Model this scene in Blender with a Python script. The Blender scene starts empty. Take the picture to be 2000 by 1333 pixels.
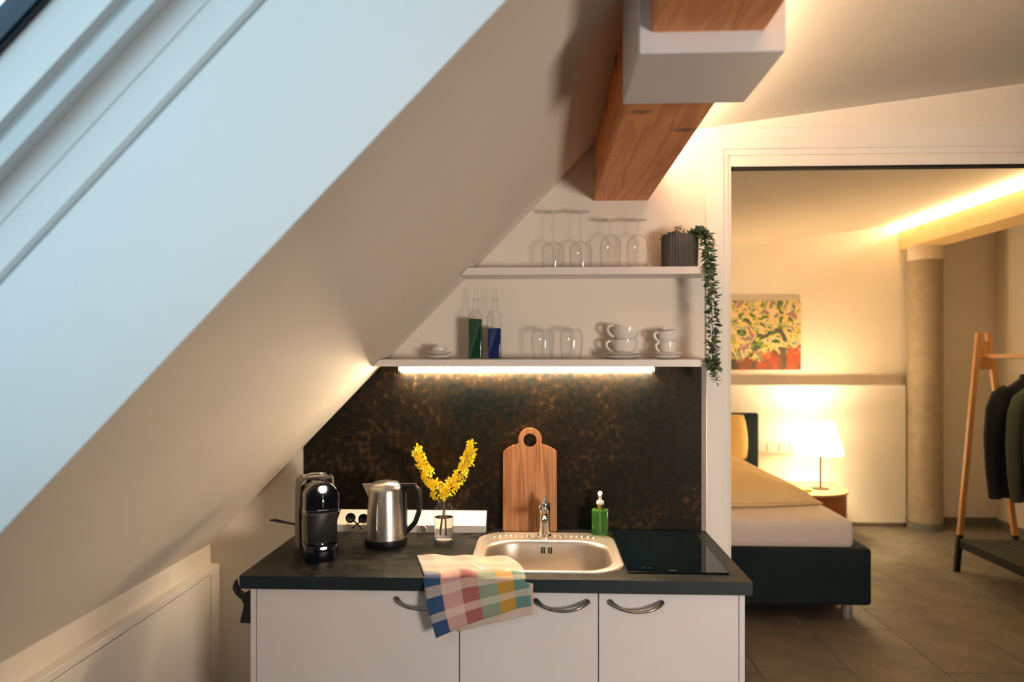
import bpy, bmesh, math, random
from mathutils import Vector, Matrix

PI = math.pi
sc = bpy.context.scene
C = sc.collection
rnd = random.Random(7)

# ------------------------------------------------------------------ camera
HC = 1.55
F_PX = 1440.0
YAW = math.atan(60 / F_PX)
cd = bpy.data.cameras.new('camera')
cam = bpy.data.objects.new('camera', cd)
C.objects.link(cam)
cam.location = (0, 0, HC)
cam.rotation_euler = (PI / 2, 0, YAW)
cd.sensor_width = 36.0
cd.lens = F_PX / 2000 * 36.0
cd.shift_y = 25.5 / 2000
cd.clip_start = 0.02
cd.dof.use_dof = True
cd.dof.focus_distance = 2.42
cd.dof.aperture_fstop = 2.4
sc.camera = cam

# ------------------------------------------------------------------ world / light / exposure
w = bpy.data.worlds.new('sky'); sc.world = w
w.use_nodes = True
bg = w.node_tree.nodes['Background']
bg.inputs[0].default_value = (0.62, 0.83, 0.95, 1)
bg.inputs[1].default_value = .84
WARM = (1.0, 0.66, 0.34)
WARM2 = (1.0, 0.68, 0.34)
LED_TUBE = 86.0
LED_BEAM = 86.0
LED_BED = 95.0
LAMP_W = 17.0
SPOT_W = 116.0
LAMP_SHADE = 5.0
vs = sc.view_settings
vs.view_transform = 'Standard'; vs.look = 'None'
vs.exposure = 1.6; vs.gamma = 1.0; vs.use_curve_mapping = False
cy = sc.cycles
cy.use_denoising = True
cy.max_bounces = 12; cy.diffuse_bounces = 6; cy.glossy_bounces = 5
cy.transmission_bounces = 10; cy.transparent_max_bounces = 16
cy.sample_clamp_indirect = 6.0
cy.caustics_reflective = False

# ------------------------------------------------------------------ materials
MATS = {}
def nn(nt, t, **kw):
    n = nt.nodes.new(t)
    for k, v in kw.items(): setattr(n, k, v)
    return n
def base_mat(name):
    m = bpy.data.materials.new(name); m.use_nodes = True
    nt = m.node_tree
    b = nt.nodes['Principled BSDF']
    MATS[name] = m
    return m, nt, b
def rgba(c): return (c[0], c[1], c[2], 1)
def M(name, col, rough=.5, metal=0., col2=None, scale=8., detail=4., stretch=(1, 1, 1), bump=0., bscale=80., spec=.5,
      lo=.35, hi=.65, trans=0., ior=1.45, coat=0., rough2=None, sheen=0., distort=0.):
    m, nt, b = base_mat(name)
    L = nt.links.new
    tc = nn(nt, 'ShaderNodeTexCoord')
    mp = nn(nt, 'ShaderNodeMapping'); mp.inputs['Scale'].default_value = stretch
    L(tc.outputs['Object'], mp.inputs[0])
    b.inputs['Roughness'].default_value = rough
    b.inputs['Metallic'].default_value = metal
    b.inputs['Specular IOR Level'].default_value = spec
    b.inputs['IOR'].default_value = ior
    b.inputs['Transmission Weight'].default_value = trans
    b.inputs['Coat Weight'].default_value = coat
    b.inputs['Sheen Weight'].default_value = sheen
    if col2 is None: col2 = tuple(c * .96 for c in col)
    n = nn(nt, 'ShaderNodeTexNoise'); n.inputs['Scale'].default_value = scale; n.inputs['Detail'].default_value = detail
    n.inputs['Distortion'].default_value = distort
    L(mp.outputs[0], n.inputs[0])
    r = nn(nt, 'ShaderNodeValToRGB')
    r.color_ramp.elements[0].position = lo; r.color_ramp.elements[1].position = hi
    r.color_ramp.elements[0].color = rgba(col); r.color_ramp.elements[1].color = rgba(col2)
    L(n.outputs[0], r.inputs[0]); L(r.outputs[0], b.inputs['Base Color'])
    if rough2 is not None:
        mr = nn(nt, 'ShaderNodeMapRange'); mr.inputs[3].default_value = rough; mr.inputs[4].default_value = rough2
        L(n.outputs[0], mr.inputs[0]); L(mr.outputs[0], b.inputs['Roughness'])
    if bump:
        n2 = nn(nt, 'ShaderNodeTexNoise'); n2.inputs['Scale'].default_value = bscale; n2.inputs['Detail'].default_value = 3
        L(mp.outputs[0], n2.inputs[0])
        bp = nn(nt, 'ShaderNodeBump'); bp.inputs['Strength'].default_value = bump; bp.inputs['Distance'].default_value = .004
        L(n2.outputs[0], bp.inputs['Height']); L(bp.outputs[0], b.inputs['Normal'])
    return m
def wood(name, cols, stretch, rough=.5, scale=3., ring=6., knots=0., coat=0.):
    m, nt, b = base_mat(name); L = nt.links.new
    tc = nn(nt, 'ShaderNodeTexCoord'); mp = nn(nt, 'ShaderNodeMapping'); mp.inputs['Scale'].default_value = stretch
    L(tc.outputs['Object'], mp.inputs[0])
    n = nn(nt, 'ShaderNodeTexNoise'); n.inputs['Scale'].default_value = scale; n.inputs['Detail'].default_value = 5; n.inputs['Distortion'].default_value = .6
    L(mp.outputs[0], n.inputs[0])
    mm = nn(nt, 'ShaderNodeMath', operation='MULTIPLY'); mm.inputs[1].default_value = ring; L(n.outputs[0], mm.inputs[0])
    fr = nn(nt, 'ShaderNodeMath', operation='PINGPONG'); fr.inputs[1].default_value = 1.; L(mm.outputs[0], fr.inputs[0])
    r = nn(nt, 'ShaderNodeValToRGB')
    r.color_ramp.elements[0].color = rgba(cols[0]); r.color_ramp.elements[1].color = rgba(cols[-1])
    for i, c in enumerate(cols[1:-1]):
        e = r.color_ramp.elements.new((i + 1) / (len(cols) - 1)); e.color = rgba(c)
    L(fr.outputs[0], r.inputs[0])
    out = r.outputs[0]
    if knots:
        v = nn(nt, 'ShaderNodeTexVoronoi'); v.inputs['Scale'].default_value = knots
        mk = nn(nt, 'ShaderNodeMapping'); mk.inputs['Scale'].default_value = (.9, 1.5, 1.0); mk.inputs['Location'].default_value = (.31, .12, .2)
        L(tc.outputs['Object'], mk.inputs[0]); L(mk.outputs[0], v.inputs[0])
        kr = nn(nt, 'ShaderNodeValToRGB'); kr.color_ramp.elements[0].position = .10; kr.color_ramp.elements[1].position = .20
        kr.color_ramp.elements[0].color = (1, 1, 1, 1); kr.color_ramp.elements[1].color = (0, 0, 0, 1)
        L(v.outputs[0], kr.inputs[0])
        mx = nn(nt, 'ShaderNodeMixRGB'); mx.inputs[2].default_value = (.05, .018, .006, 1)
        L(kr.outputs[0], mx.inputs[0]); L(out, mx.inputs[1]); out = mx.outputs[0]
    L(out, b.inputs['Base Color'])
    b.inputs['Roughness'].default_value = rough; b.inputs['Coat Weight'].default_value = coat
    bp = nn(nt, 'ShaderNodeBump'); bp.inputs['Strength'].default_value = .15; bp.inputs['Distance'].default_value = .002
    L(fr.outputs[0], bp.inputs['Height']); L(bp.outputs[0], b.inputs['Normal'])
    return m
def emit(name, col, s):
    m, nt, b = base_mat(name)
    b.inputs['Base Color'].default_value = (.8, .8, .8, 1)
    b.inputs['Emission Color'].default_value = rgba(col); b.inputs['Emission Strength'].default_value = s
    return m
def thin_glass(name, tint=(1, 1, 1), edge=(.62, .62, .6), rough=.015):
    m = bpy.data.materials.new(name); m.use_nodes = True; nt = m.node_tree; nt.nodes.clear(); L = nt.links.new
    MATS[name] = m
    o = nn(nt, 'ShaderNodeOutputMaterial'); mx = nn(nt, 'ShaderNodeMixShader')
    t = nn(nt, 'ShaderNodeBsdfTransparent'); g = nn(nt, 'ShaderNodeBsdfGlossy'); g.inputs['Roughness'].default_value = rough
    lw = nn(nt, 'ShaderNodeLayerWeight'); lw.inputs[0].default_value = .5
    pw = nn(nt, 'ShaderNodeMath', operation='POWER'); pw.inputs[1].default_value = 5.; L(lw.outputs['Facing'], pw.inputs[0])
    fr = nn(nt, 'ShaderNodeMath', operation='MULTIPLY_ADD'); fr.inputs[1].default_value = .85; fr.inputs[2].default_value = .05; L(pw.outputs[0], fr.inputs[0])
    p3 = nn(nt, 'ShaderNodeMath', operation='POWER'); p3.inputs[1].default_value = 3.; L(lw.outputs['Facing'], p3.inputs[0])
    cr = nn(nt, 'ShaderNodeMixRGB'); cr.inputs[1].default_value = rgba(tint); cr.inputs[2].default_value = rgba(tuple(a * b for a, b in zip(tint, edge)))
    L(p3.outputs[0], cr.inputs[0]); L(cr.outputs[0], t.inputs[0])
    L(fr.outputs[0], mx.inputs[0]); L(t.outputs[0], mx.inputs[1]); L(g.outputs[0], mx.inputs[2]); L(mx.outputs[0], o.inputs[0])
    return m

M('plaster', (.80, .745, .67), .85, bump=.06, bscale=140, scale=3)
M('plaster_right', (.80, .745, .67), .85, bump=.06, bscale=140, scale=3)
M('bounce_cut_dark', (.20, .22, .23), .85, scale=2)  # invented dark tone for unseen walls, keeps bounce light low
M('board_white', (.80, .77, .73), .5, scale=2)
M('reveal_white', (.78, .80, .81), .55, scale=2)
M('lacquer', (.70, .68, .70), .38, scale=2)
M('shelf_white', (.78, .74, .72), .4, scale=2)
M('frame_white', (.62, .66, .68), .4, scale=2)
M('frame_blue', (.012, .035, .07), .35, scale=4)
M('rubber_dark', (.008, .009, .012), .6)
M('worktop', (.0022, .0050, .0060), .34, col2=(.036, .026, .019), scale=30, detail=10, lo=.47, hi=.66, bump=.12, bscale=160, rough2=.52, distort=.5, spec=.2)
M('worktop_edge', (.003, .013, .019), .55, col2=(.004, .015, .021))
M('metal_trim', (.30, .27, .27), .6)
M('alu', (.55, .53, .5), .35, metal=1.)
wood('pine', [(.56, .19, .055), (.70, .265, .08), (.76, .32, .11), (.64, .23, .07)], (6, .55, 6), .55, scale=2.2, ring=7, knots=4.6)
wood('pine_led_glow', [(.70, .50, .24), (.78, .58, .30), (.82, .62, .34), (.74, .53, .26)], (6, .55, 6), .55, scale=2.2, ring=7, knots=2.4)  # same wood as the kitchen beam, LED glow mixed into its tone
wood('acacia', [(.26, .095, .036), (.62, .27, .11), (.72, .34, .15), (.38, .15, .055), (.68, .31, .13)], (8, 5, .45), .42, scale=2.0, ring=6)
wood('rack_wood', [(.58, .30, .12), (.66, .36, .16), (.60, .32, .13)], (10, 10, 1), .5, scale=3, ring=4)
wood('night_wood', [(.30, .10, .035), (.36, .13, .05), (.32, .11, .04)], (1, 1, 8), .4, scale=3, ring=4, coat=.2)
wood('night_top', [(.52, .28, .10), (.60, .34, .14), (.55, .30, .11)], (8, 1, 1), .35, scale=3, ring=4, coat=.2)
M('grout', (.10, .09, .08), .9)
M('tile', (.17, .155, .135), .42, col2=(.095, .087, .076), scale=5, detail=9, lo=.3, hi=.75, stretch=(1, 1, 1), bump=.1, bscale=60, rough2=.55, distort=.4)
M('concrete', (.38, .32, .25), .5, col2=(.33, .275, .21), scale=14, detail=9, bump=.2, bscale=90)
M('plinth_grey', (.16, .16, .15), .6)
M('steel', (.68, .65, .62), .24, metal=1., rough2=.34, scale=3, stretch=(1, 1, 60))
M('sink_steel', (.66, .59, .52), .34, metal=1., rough2=.46, scale=8)
M('chrome', (.86, .85, .84), .06, metal=1.)
M('leg_metal', (.62, .60, .62), .38, metal=.7)
M('handle_metal', (.30, .28, .265), .32, metal=1.)
M('black_gloss', (.004, .0055, .010), .08, coat=.5)
M('black_plastic', (.006, .008, .010), .38)
M('machine_grey', (.19, .17, .145), .6, spec=.25)
M('glass_black', (.002, .006, .009), .035, spec=.22)
M('print_grey', (.30, .30, .30), .6)
M('slot_black', (.002, .002, .002), .7)
thin_glass('clear_glass')
thin_glass('tumbler_glass', edge=(.55, .57, .58))
thin_glass('window_glass', tint=(.97, 1, 1), edge=(.9, .95, .95))
thin_glass('bottle_glass', edge=(.6, .64, .62))
M('liquid_green', (.010, .075, .030), .12, trans=.25, ior=1.33)
M('liquid_blue', (.012, .030, .16), .12, trans=.25, ior=1.33)
M('water', (.97, .97, .95), .0, trans=1., ior=1.33)
M('soap_green', (.22, .60, .12), .04, trans=.75, ior=1.35)
M('pump_white', (.85, .80, .72), .3)
M('gold', (.80, .52, .16), .2, metal=1.)
M('porcelain', (.78, .75, .71), .16, coat=.3)
M('plug_grey', (.5, .5, .5), .5)
M('pot', (.045, .046, .050), .62, bump=.1)
M('soil', (.03, .02, .014), .95, bump=.6, bscale=300)
M('leaf', (.075, .125, .060), .55, col2=(.17, .22, .11), scale=40, lo=.3, hi=.7)
M('leaf_red', (.30, .16, .09), .6, col2=(.22, .18, .09), scale=40)
M('stem_green', (.13, .16, .06), .6)
M('petal', (1.0, .74, .018), .55, col2=(1.0, .86, .05), scale=60)
M('twig', (.20, .11, .04), .8)
M('bed_fabric', (.006, .020, .026), .9, bump=.3, bscale=500)
M('sheet', (.92, .85, .84), .8, bump=.05, bscale=30)
M('duvet', (.95, .74, .42), .85, bump=.7, bscale=7)
M('pillow', (.88, .62, .24), .85, bump=.12, bscale=14)
M('lamp_metal', (.035, .028, .018), .4, metal=.5)
M('jacket_black', (.004, .009, .013), .85, bump=.3, bscale=200)
M('jacket_green', (.060, .085, .065), .85, bump=.3, bscale=200)
M('jacket_blue', (.008, .022, .042), .85, bump=.3, bscale=200)
M('rack_black', (.004, .009, .012), .55)
M('wardrobe_white', (.62, .56, .50), .5)
M('book_green', (.25, .30, .05), .6)
emit('led_tube', (1.0, .74, .46), LED_TUBE)
emit('led_beam', (1.0, .74, .44), LED_BEAM)
emit('led_bed', (1.0, .75, .42), LED_BED)
emit('lamp_shade', (1.0, .76, .40), LAMP_SHADE)

def splash_mat():
    m, nt, b = base_mat('splash'); L = nt.links.new
    tc = nn(nt, 'ShaderNodeTexCoord')
    n1 = nn(nt, 'ShaderNodeTexNoise'); n1.inputs['Scale'].default_value = 3.5; n1.inputs['Detail'].default_value = 8; n1.inputs['Distortion'].default_value = .8
    n2 = nn(nt, 'ShaderNodeTexNoise'); n2.inputs['Scale'].default_value = 45; n2.inputs['Detail'].default_value = 6
    L(tc.outputs['Object'], n1.inputs[0]); L(tc.outputs['Object'], n2.inputs[0])
    mx = nn(nt, 'ShaderNodeMath', operation='MULTIPLY_ADD'); mx.inputs[1].default_value = .50
    L(n2.outputs[0], mx.inputs[0]); 
    s = nn(nt, 'ShaderNodeMath', operation='MULTIPLY'); s.inputs[1].default_value = .55; L(n1.outputs[0], s.inputs[0]); L(s.outputs[0], mx.inputs[2])
    r = nn(nt, 'ShaderNodeValToRGB')
    r.color_ramp.elements[0].position = .40; r.color_ramp.elements[0].color = (.0042, .0070, .0080, 1)
    r.color_ramp.elements[1].position = .76; r.color_ramp.elements[1].color = (.115, .068, .036, 1)
    e = r.color_ramp.elements.new(.56); e.color = (.0180, .0130, .0090, 1)
    L(mx.outputs[0], r.inputs[0]); L(r.outputs[0], b.inputs['Base Color'])
    b.inputs['Roughness'].default_value = .42; b.inputs['Specular Tint'].default_value = (1, .86, .70, 1); b.inputs['Specular IOR Level'].default_value = .09
    bp = nn(nt, 'ShaderNodeBump'); bp.inputs['Strength'].default_value = .35; bp.inputs['Distance'].default_value = .004
    L(mx.outputs[0], bp.inputs['Height']); L(bp.outputs[0], b.inputs['Normal'])
splash_mat()

def towel_mat():
    m, nt, b = base_mat('towel'); L = nt.links.new
    uv = nn(nt, 'ShaderNodeUVMap'); uv.uv_map = 'UVMap'
    sp = nn(nt, 'ShaderNodeSeparateXYZ'); L(uv.outputs[0], sp.inputs[0])
    r = nn(nt, 'ShaderNodeValToRGB'); r.color_ramp.interpolation = 'CONSTANT'
    cols = [(0, (.016, .060, .165)), (.165, (.46, .28, .28)), (.36, (.30, .095, .095)), (.535, (.20, .26, .20)), (.72, (.40, .23, .035)), (.88, (.095, .22, .21))]
    r.color_ramp.elements[0].color = rgba(cols[0][1]); r.color_ramp.elements[1].position = cols[1][0]; r.color_ramp.elements[1].color = rgba(cols[1][1])
    for p_, c_ in cols[2:]:
        e = r.color_ramp.elements.new(p_); e.color = rgba(c_)
    L(sp.outputs[0], r.inputs[0])
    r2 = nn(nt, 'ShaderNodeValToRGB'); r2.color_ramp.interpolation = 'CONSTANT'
    weave_glare_bands = [(0, .0), (.10, .45), (.16, 0), (.26, .45), (.33, 0), (.45, .35), (.52, .75), (.62, .6), (.72, .8), (.84, .6)]  # weave bands; paler ones on the worktop half hold painted LED glare
    r2.color_ramp.elements[0].color = (0, 0, 0, 1); r2.color_ramp.elements[1].position = weave_glare_bands[1][0]; r2.color_ramp.elements[1].color = (.45,) * 3 + (1,)
    for p_, c_ in weave_glare_bands[2:]:
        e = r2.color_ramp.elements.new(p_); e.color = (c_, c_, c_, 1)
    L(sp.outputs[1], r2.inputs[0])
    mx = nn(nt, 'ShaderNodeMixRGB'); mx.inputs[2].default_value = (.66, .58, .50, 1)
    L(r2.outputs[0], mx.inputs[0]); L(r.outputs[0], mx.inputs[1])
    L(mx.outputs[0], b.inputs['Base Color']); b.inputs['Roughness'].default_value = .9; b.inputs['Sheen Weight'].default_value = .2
    n2 = nn(nt, 'ShaderNodeTexNoise'); n2.inputs['Scale'].default_value = 500
    bp = nn(nt, 'ShaderNodeBump'); bp.inputs['Strength'].default_value = .3; bp.inputs['Distance'].default_value = .001
    L(n2.outputs[0], bp.inputs['Height']); L(bp.outputs[0], b.inputs['Normal'])
towel_mat()

def painting_mat():
    m, nt, b = base_mat('painting'); L = nt.links.new
    tc = nn(nt, 'ShaderNodeTexCoord')
    def noise(scale, detail, dist, loc, out='Fac'):
        mp = nn(nt, 'ShaderNodeMapping'); mp.inputs['Location'].default_value = loc; L(tc.outputs['Object'], mp.inputs[0])
        n = nn(nt, 'ShaderNodeTexNoise'); n.inputs['Scale'].default_value = scale; n.inputs['Detail'].default_value = detail; n.inputs['Distortion'].default_value = dist
        L(mp.outputs[0], n.inputs[0]); return n.outputs[out]
    def ramp(fac, pal, mode='EASE'):
        r = nn(nt, 'ShaderNodeValToRGB'); r.color_ramp.interpolation = mode
        r.color_ramp.elements[0].position = pal[0][0]; r.color_ramp.elements[0].color = rgba(pal[0][1])
        r.color_ramp.elements[1].position = pal[1][0]; r.color_ramp.elements[1].color = rgba(pal[1][1])
        for p_, c_ in pal[2:]:
            e = r.color_ramp.elements.new(p_); e.color = rgba(c_)
        L(fac, r.inputs[0]); return r.outputs[0]
    up = ramp(noise(7.5, 3.2, 2.0, (3, 1, 5)), [(.33, (.12, .06, .12)), (.38, (.015, .07, .04)), (.43, (.10, .24, .05)), (.47, (.55, .40, .05)), (.50, (.76, .64, .44)), (.535, (.68, .40, .04)), (.57, (.78, .66, .52)), (.61, (.06, .20, .07)), (.66, (.40, .16, .20))])
    lo = ramp(noise(6, 3, 1.2, (7, 2, 1)), [(.35, (.05, .05, .03)), (.48, (.20, .06, .03)), (.56, (.36, .045, .02)), (.68, (.45, .08, .03))])
    sp = nn(nt, 'ShaderNodeSeparateXYZ'); L(tc.outputs['Object'], sp.inputs[0])
    k = nn(nt, 'ShaderNodeMath', operation='MULTIPLY_ADD'); k.inputs[1].default_value = -.16; L(sp.outputs[0], k.inputs[0]); L(sp.outputs[2], k.inputs[2])
    k2 = nn(nt, 'ShaderNodeMath', operation='MULTIPLY_ADD'); k2.inputs[1].default_value = .42; L(noise(9, 3, 1.0, (1, 8, 3)), k2.inputs[0]); L(k.outputs[0], k2.inputs[2])
    mr = nn(nt, 'ShaderNodeMapRange'); mr.inputs[1].default_value = .31; mr.inputs[2].default_value = .27; L(k2.outputs[0], mr.inputs[0])
    mx = nn(nt, 'ShaderNodeMixRGB'); L(mr.outputs[0], mx.inputs[0]); L(up, mx.inputs[1]); L(lo, mx.inputs[2])
    L(mx.outputs[0], b.inputs['Base Color']); b.inputs['Roughness'].default_value = .6
painting_mat()

# ------------------------------------------------------------------ mesh helpers
def bx(bm, x0, x1, y0, y1, z0, z1, bev=0., seg=2, mat=0):
    vs_ = [bm.verts.new((x, y, z)) for z in (z0, z1) for y in (y0, y1) for x in (x0, x1)]
    q = [(0, 2, 3, 1), (4, 5, 7, 6), (0, 1, 5, 4), (2, 6, 7, 3), (0, 4, 6, 2), (1, 3, 7, 5)]
    fs = [bm.faces.new([vs_[i] for i in f]) for f in q]
    for f in fs: f.material_index = mat
    if bev:
        es = list({e for f in fs for e in f.edges})
        bmesh.ops.bevel(bm, geom=es, offset=bev, segments=seg, profile=.5, affect='EDGES')
def lathe(bm, prof, n=32, c=(0, 0, 0), cap0=False, cap1=False):
    rings = []
    for r, z in prof:
        rings.append([bm.verts.new((c[0] + r * math.cos(2 * PI * i / n), c[1] + r * math.sin(2 * PI * i / n), c[2] + z)) for i in range(n)])
    for a, b in zip(rings, rings[1:]):
        for i in range(n): bm.faces.new((a[i], a[(i + 1) % n], b[(i + 1) % n], b[i]))
    if cap0: bm.faces.new(list(reversed(rings[0])))
    if cap1: bm.faces.new(rings[-1])
def loft(bm, rings, cap=True, closed_u=True):
    R_ = [[bm.verts.new(p) for p in r] for r in rings]; n = len(R_[0])
    for a, b in zip(R_, R_[1:]):
        for i in range(n if closed_u else n - 1): bm.faces.new((a[i], a[(i + 1) % n], b[(i + 1) % n], b[i]))
    if cap:
        bm.faces.new(list(reversed(R_[0]))); bm.faces.new(R_[-1])
def tube(bm, pts, r, n=10, closed=False, cap=True, flat=1.):
    P = [Vector(p) for p in pts]; k = len(P)
    rr = r if isinstance(r, (list, tuple)) else [r] * k
    rings = []; up = None
    for i in range(k):
        a = P[(i - 1) % k] if (closed or i > 0) else P[i]
        b = P[(i + 1) % k] if (closed or i < k - 1) else P[i]
        t = (b - a).normalized()
        if up is None:
            up = Vector((0, 0, 1)) if abs(t.z) < .9 else Vector((1, 0, 0))
        s = t.cross(up)
        if s.length < 1e-6: s = t.orthogonal()
        s.normalize(); u = s.cross(t).normalized(); up = u
        rings.append([P[i] + s * (rr[i] * math.cos(2 * PI * j / n)) + u * (rr[i] * flat * math.sin(2 * PI * j / n)) for j in range(n)])
    if closed: rings.append(rings[0])
    loft(bm, rings, cap=cap and not closed)
def prism(bm, poly, axis, a, b, bev=0., seg=2):
    def P(p, h):
        if axis == 'x': return (h, p[0], p[1])
        if axis == 'y': return (p[0], h, p[1])
        return (p[0], p[1], h)
    A = [bm.verts.new(P(p, a)) for p in poly]; B = [bm.verts.new(P(p, b)) for p in poly]; n = len(poly)
    fs = [bm.faces.new(list(reversed(A))), bm.faces.new(B)]
    for i in range(n): fs.append(bm.faces.new((A[i], A[(i + 1) % n], B[(i + 1) % n], B[i])))
    if bev:
        bmesh.ops.recalc_face_normals(bm, faces=fs)
        es = list(set(fs[0].edges) | set(fs[1].edges))
        bmesh.ops.bevel(bm, geom=es, offset=bev, segments=seg, profile=.5, affect='EDGES')
def rrect(cx, cy_, hx, hy, r, n=8):
    out = []
    for k, (sx, sy) in enumerate(((1, 1), (-1, 1), (-1, -1), (1, -1))):
        for i in range(n + 1):
            a = PI / 2 * k + PI / 2 * i / n
            out.append((cx + sx * (hx - r) + r * math.cos(a), cy_ + sy * (hy - r) + r * math.sin(a)))
    return out
def B(fn, *a, **k):
    bm = bmesh.new(); fn(bm, *a, **k); return bm
def obj(name, bm, m, parent=None, smooth=None, recalc=True):
    me = bpy.data.meshes.new(name)
    if recalc: bmesh.ops.recalc_face_normals(bm, faces=bm.faces[:])
    bm.to_mesh(me); bm.free()
    for mm in (m if isinstance(m, (list, tuple)) else [m]): me.materials.append(MATS[mm])
    if smooth is not None:
        for p in me.polygons: p.use_smooth = True
        if smooth < 180: me.set_sharp_from_angle(angle=math.radians(smooth))
    o = bpy.data.objects.new(name, me); C.objects.link(o)
    if parent: o.parent = parent
    return o
def tag(o, label, cat=None, group=None, kind=None):
    if label: o['label'] = label
    if cat: o['category'] = cat
    if group: o['group'] = group
    if kind: o['kind'] = kind
    return o
def thing(name, label, cat, loc=(0, 0, 0), rz=0., group=None, kind=None):
    o = bpy.data.objects.new(name, None); C.objects.link(o)
    o.empty_display_size = .05
    o.location = loc; o.rotation_euler = (0, 0, rz)
    return tag(o, label, cat, group, kind)
def struct(name, bm, m, label, cat, parent=None, smooth=None):
    o = obj(name, bm, m, parent, smooth)
    if parent is None: tag(o, label, cat, kind='structure')
    return o
def dup(root, loc, rz=0., label=None):
    r = root.copy(); C.objects.link(r); r.location = loc; r.rotation_euler = (0, 0, rz)
    if label: r['label'] = label
    for ch in list(root.children):
        c = ch.copy(); C.objects.link(c); c.parent = r
        for g in ch.children:
            d = g.copy(); C.objects.link(d); d.parent = c
    return r

# ------------------------------------------------------------------ dimensions
WY = 2.745           # kitchen wall
TH = math.atan(1.0335); SD = (math.cos(TH), math.sin(TH)); SN = (-math.sin(TH), math.cos(TH))
KX, KZ = -1.257, .832
RX = 4.10; YB = -2.4; BY = 6.85; YE = 6.97
def SL(s, y, d): return (KX + s * SD[0] + d * SN[0], y, KZ + s * SD[1] + d * SN[1])
def sx_at(z): return KX + (z - KZ) / 1.0335
def sbox(bm, s0, s1, y0, y1, d0, d1):
    v = [bm.verts.new(SL(s, y, d)) for d in (d0, d1) for y in (y0, y1) for s in (s0, s1)]
    for f in [(0, 2, 3, 1), (4, 5, 7, 6), (0, 1, 5, 4), (2, 6, 7, 3), (0, 4, 6, 2), (1, 3, 7, 5)]: bm.faces.new([v[i] for i in f])
def cz(x): return 2.385 + .128 * (x - .6)

# ------------------------------------------------------------------ floor with tiles
fl = struct('floor', B(bx, -1.40, RX + .1, YB - .1, YE, -.08, -.006), 'grout', 'grey stone-look tiled floor running through to the bedroom', 'floor')
TW, TL = .45, .90
offs = {0: 4.23, 1: 4.57, 2: 4.51, -1: 3.70}
tmesh = None
k = -8
while True:
    x0 = 1.505 + k * TW
    if x0 > RX: break
    x1 = x0 + TW
    if x1 > KX:
        o0 = offs.get(k, 4.23 + .3 * (k % 3))
        j = math.floor((YB - o0) / TL)
        while o0 + j * TL < BY:
            y0 = o0 + j * TL; y1 = y0 + TL
            j += 1
            a, b_, c_, d_ = max(x0, KX), min(x1, RX), max(y0, YB), min(y1, BY)
            if b_ - a < .02 or d_ - c_ < .02: continue
            g = .0010
            full = abs(b_ - a - TW) < 1e-6 and abs(d_ - c_ - TL) < 1e-6
            if full and tmesh:
                t = bpy.data.objects.new('tile', tmesh); C.objects.link(t); t.parent = fl; t.location = (a, c_, 0)
            else:
                t = obj('tile', B(bx, g, b_ - a - g, g, d_ - c_ - g, -.006, 0, .0012, 1), 'tile', fl); t.location = (a, c_, 0)
                if full: tmesh = t.data
    k += 1

# ------------------------------------------------------------------ shell
# skylight opening along the slope
S0, S1, YO0, YO1 = .40, 1.95, -.25, 1.09
ST = 2.081
bm = bmesh.new()
g_ = .012
sbox(bm, -.05, ST + .06, YO1 + g_, 2.87, 0, .05)
sbox(bm, -.05, S0 - g_, YO0 - g_, YO1 + g_, 0, .05)
sbox(bm, S1 + g_, ST + .06, YO0 - g_, YO1 + g_, 0, .05)
sbox(bm, -.05, ST + .06, YB, YO0 - g_, 0, .05)
struct('ceiling_slope', bm, 'plaster', 'steep white sloping attic ceiling on the left', 'sloped ceiling')
bm = bmesh.new()
prism(bm, [(.10, cz(.10) - .0), (RX + .1, cz(RX + .1)), (RX + .1, cz(RX + .1) + .08), (.02, cz(.10) + .08)], 'y', YB - .1, YE)
struct('ceiling', bm, 'plaster', 'gently sloping white ceiling above the bedroom doorway', 'ceiling')
# knee wall, kitchen wall, portal wall
struct('wall_left', B(bx, KX - .08, KX, YB, 2.87, -.006, KZ + .02), 'plaster', 'low knee wall under the sloping ceiling at left', 'wall')
bm = bmesh.new()
prism(bm, [(KX, -.006), (.693, -.006), (.693, cz(.693)), (.12, cz(.12)), (.12, 2.254), (KX, KZ)], 'y', WY, WY + .12)
struct('wall_kitchen', bm, 'plaster', 'cream wall behind the shelves and worktop', 'wall')
bm = bmesh.new()
prism(bm, [(.693, 2.240), (2.6, 2.240), (2.6, -.006), (RX, -.006), (RX, cz(RX)), (.693, cz(.693))], 'y', WY, WY + .07)
struct('wall_doorway', bm, 'plaster', 'cream wall above the bedroom doorway', 'wall')
struct('wall_living_right', B(bx, RX, RX + .1, YB, WY, -.006, 2.9), 'bounce_cut_dark', 'unseen wall right of the viewer, darkened to cut bounce light', 'wall')
struct('wall_right', B(bx, RX, RX + .1, WY, YE, -.006, 2.9), 'plaster_right', 'cream side wall at the far right of the bedroom', 'wall')
struct('wall_bedroom', B(bx, .2, RX, BY, BY + .1, -.006, 2.9), 'plaster', 'upper cream bedroom wall carrying the painting', 'wall')
struct('wall_bedroom_left', B(bx, .2, .3, WY + .12, BY, -.006, 2.45), 'plaster', 'cream bedroom wall hidden behind the kitchen', 'wall')
bm = bmesh.new()
bx(bm, .3, 3.25, 6.74, BY, .035, 1.272, .004)
struct('wall_ledge', bm, 'board_white', 'half-height cream wall panel with ledge behind the bed', 'wall panel')
struct('baseboard_ledge', B(bx, .3, 3.235, 6.765, BY, 0, .035), 'alu', 'grey recessed base strip below the half-height panel', 'baseboard')
struct('baseboard_bedroom', B(bx, 3.25, RX, BY - .015, BY, 0, .07), 'plinth_grey', 'dark grey baseboard beside the concrete column', 'baseboard')
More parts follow.
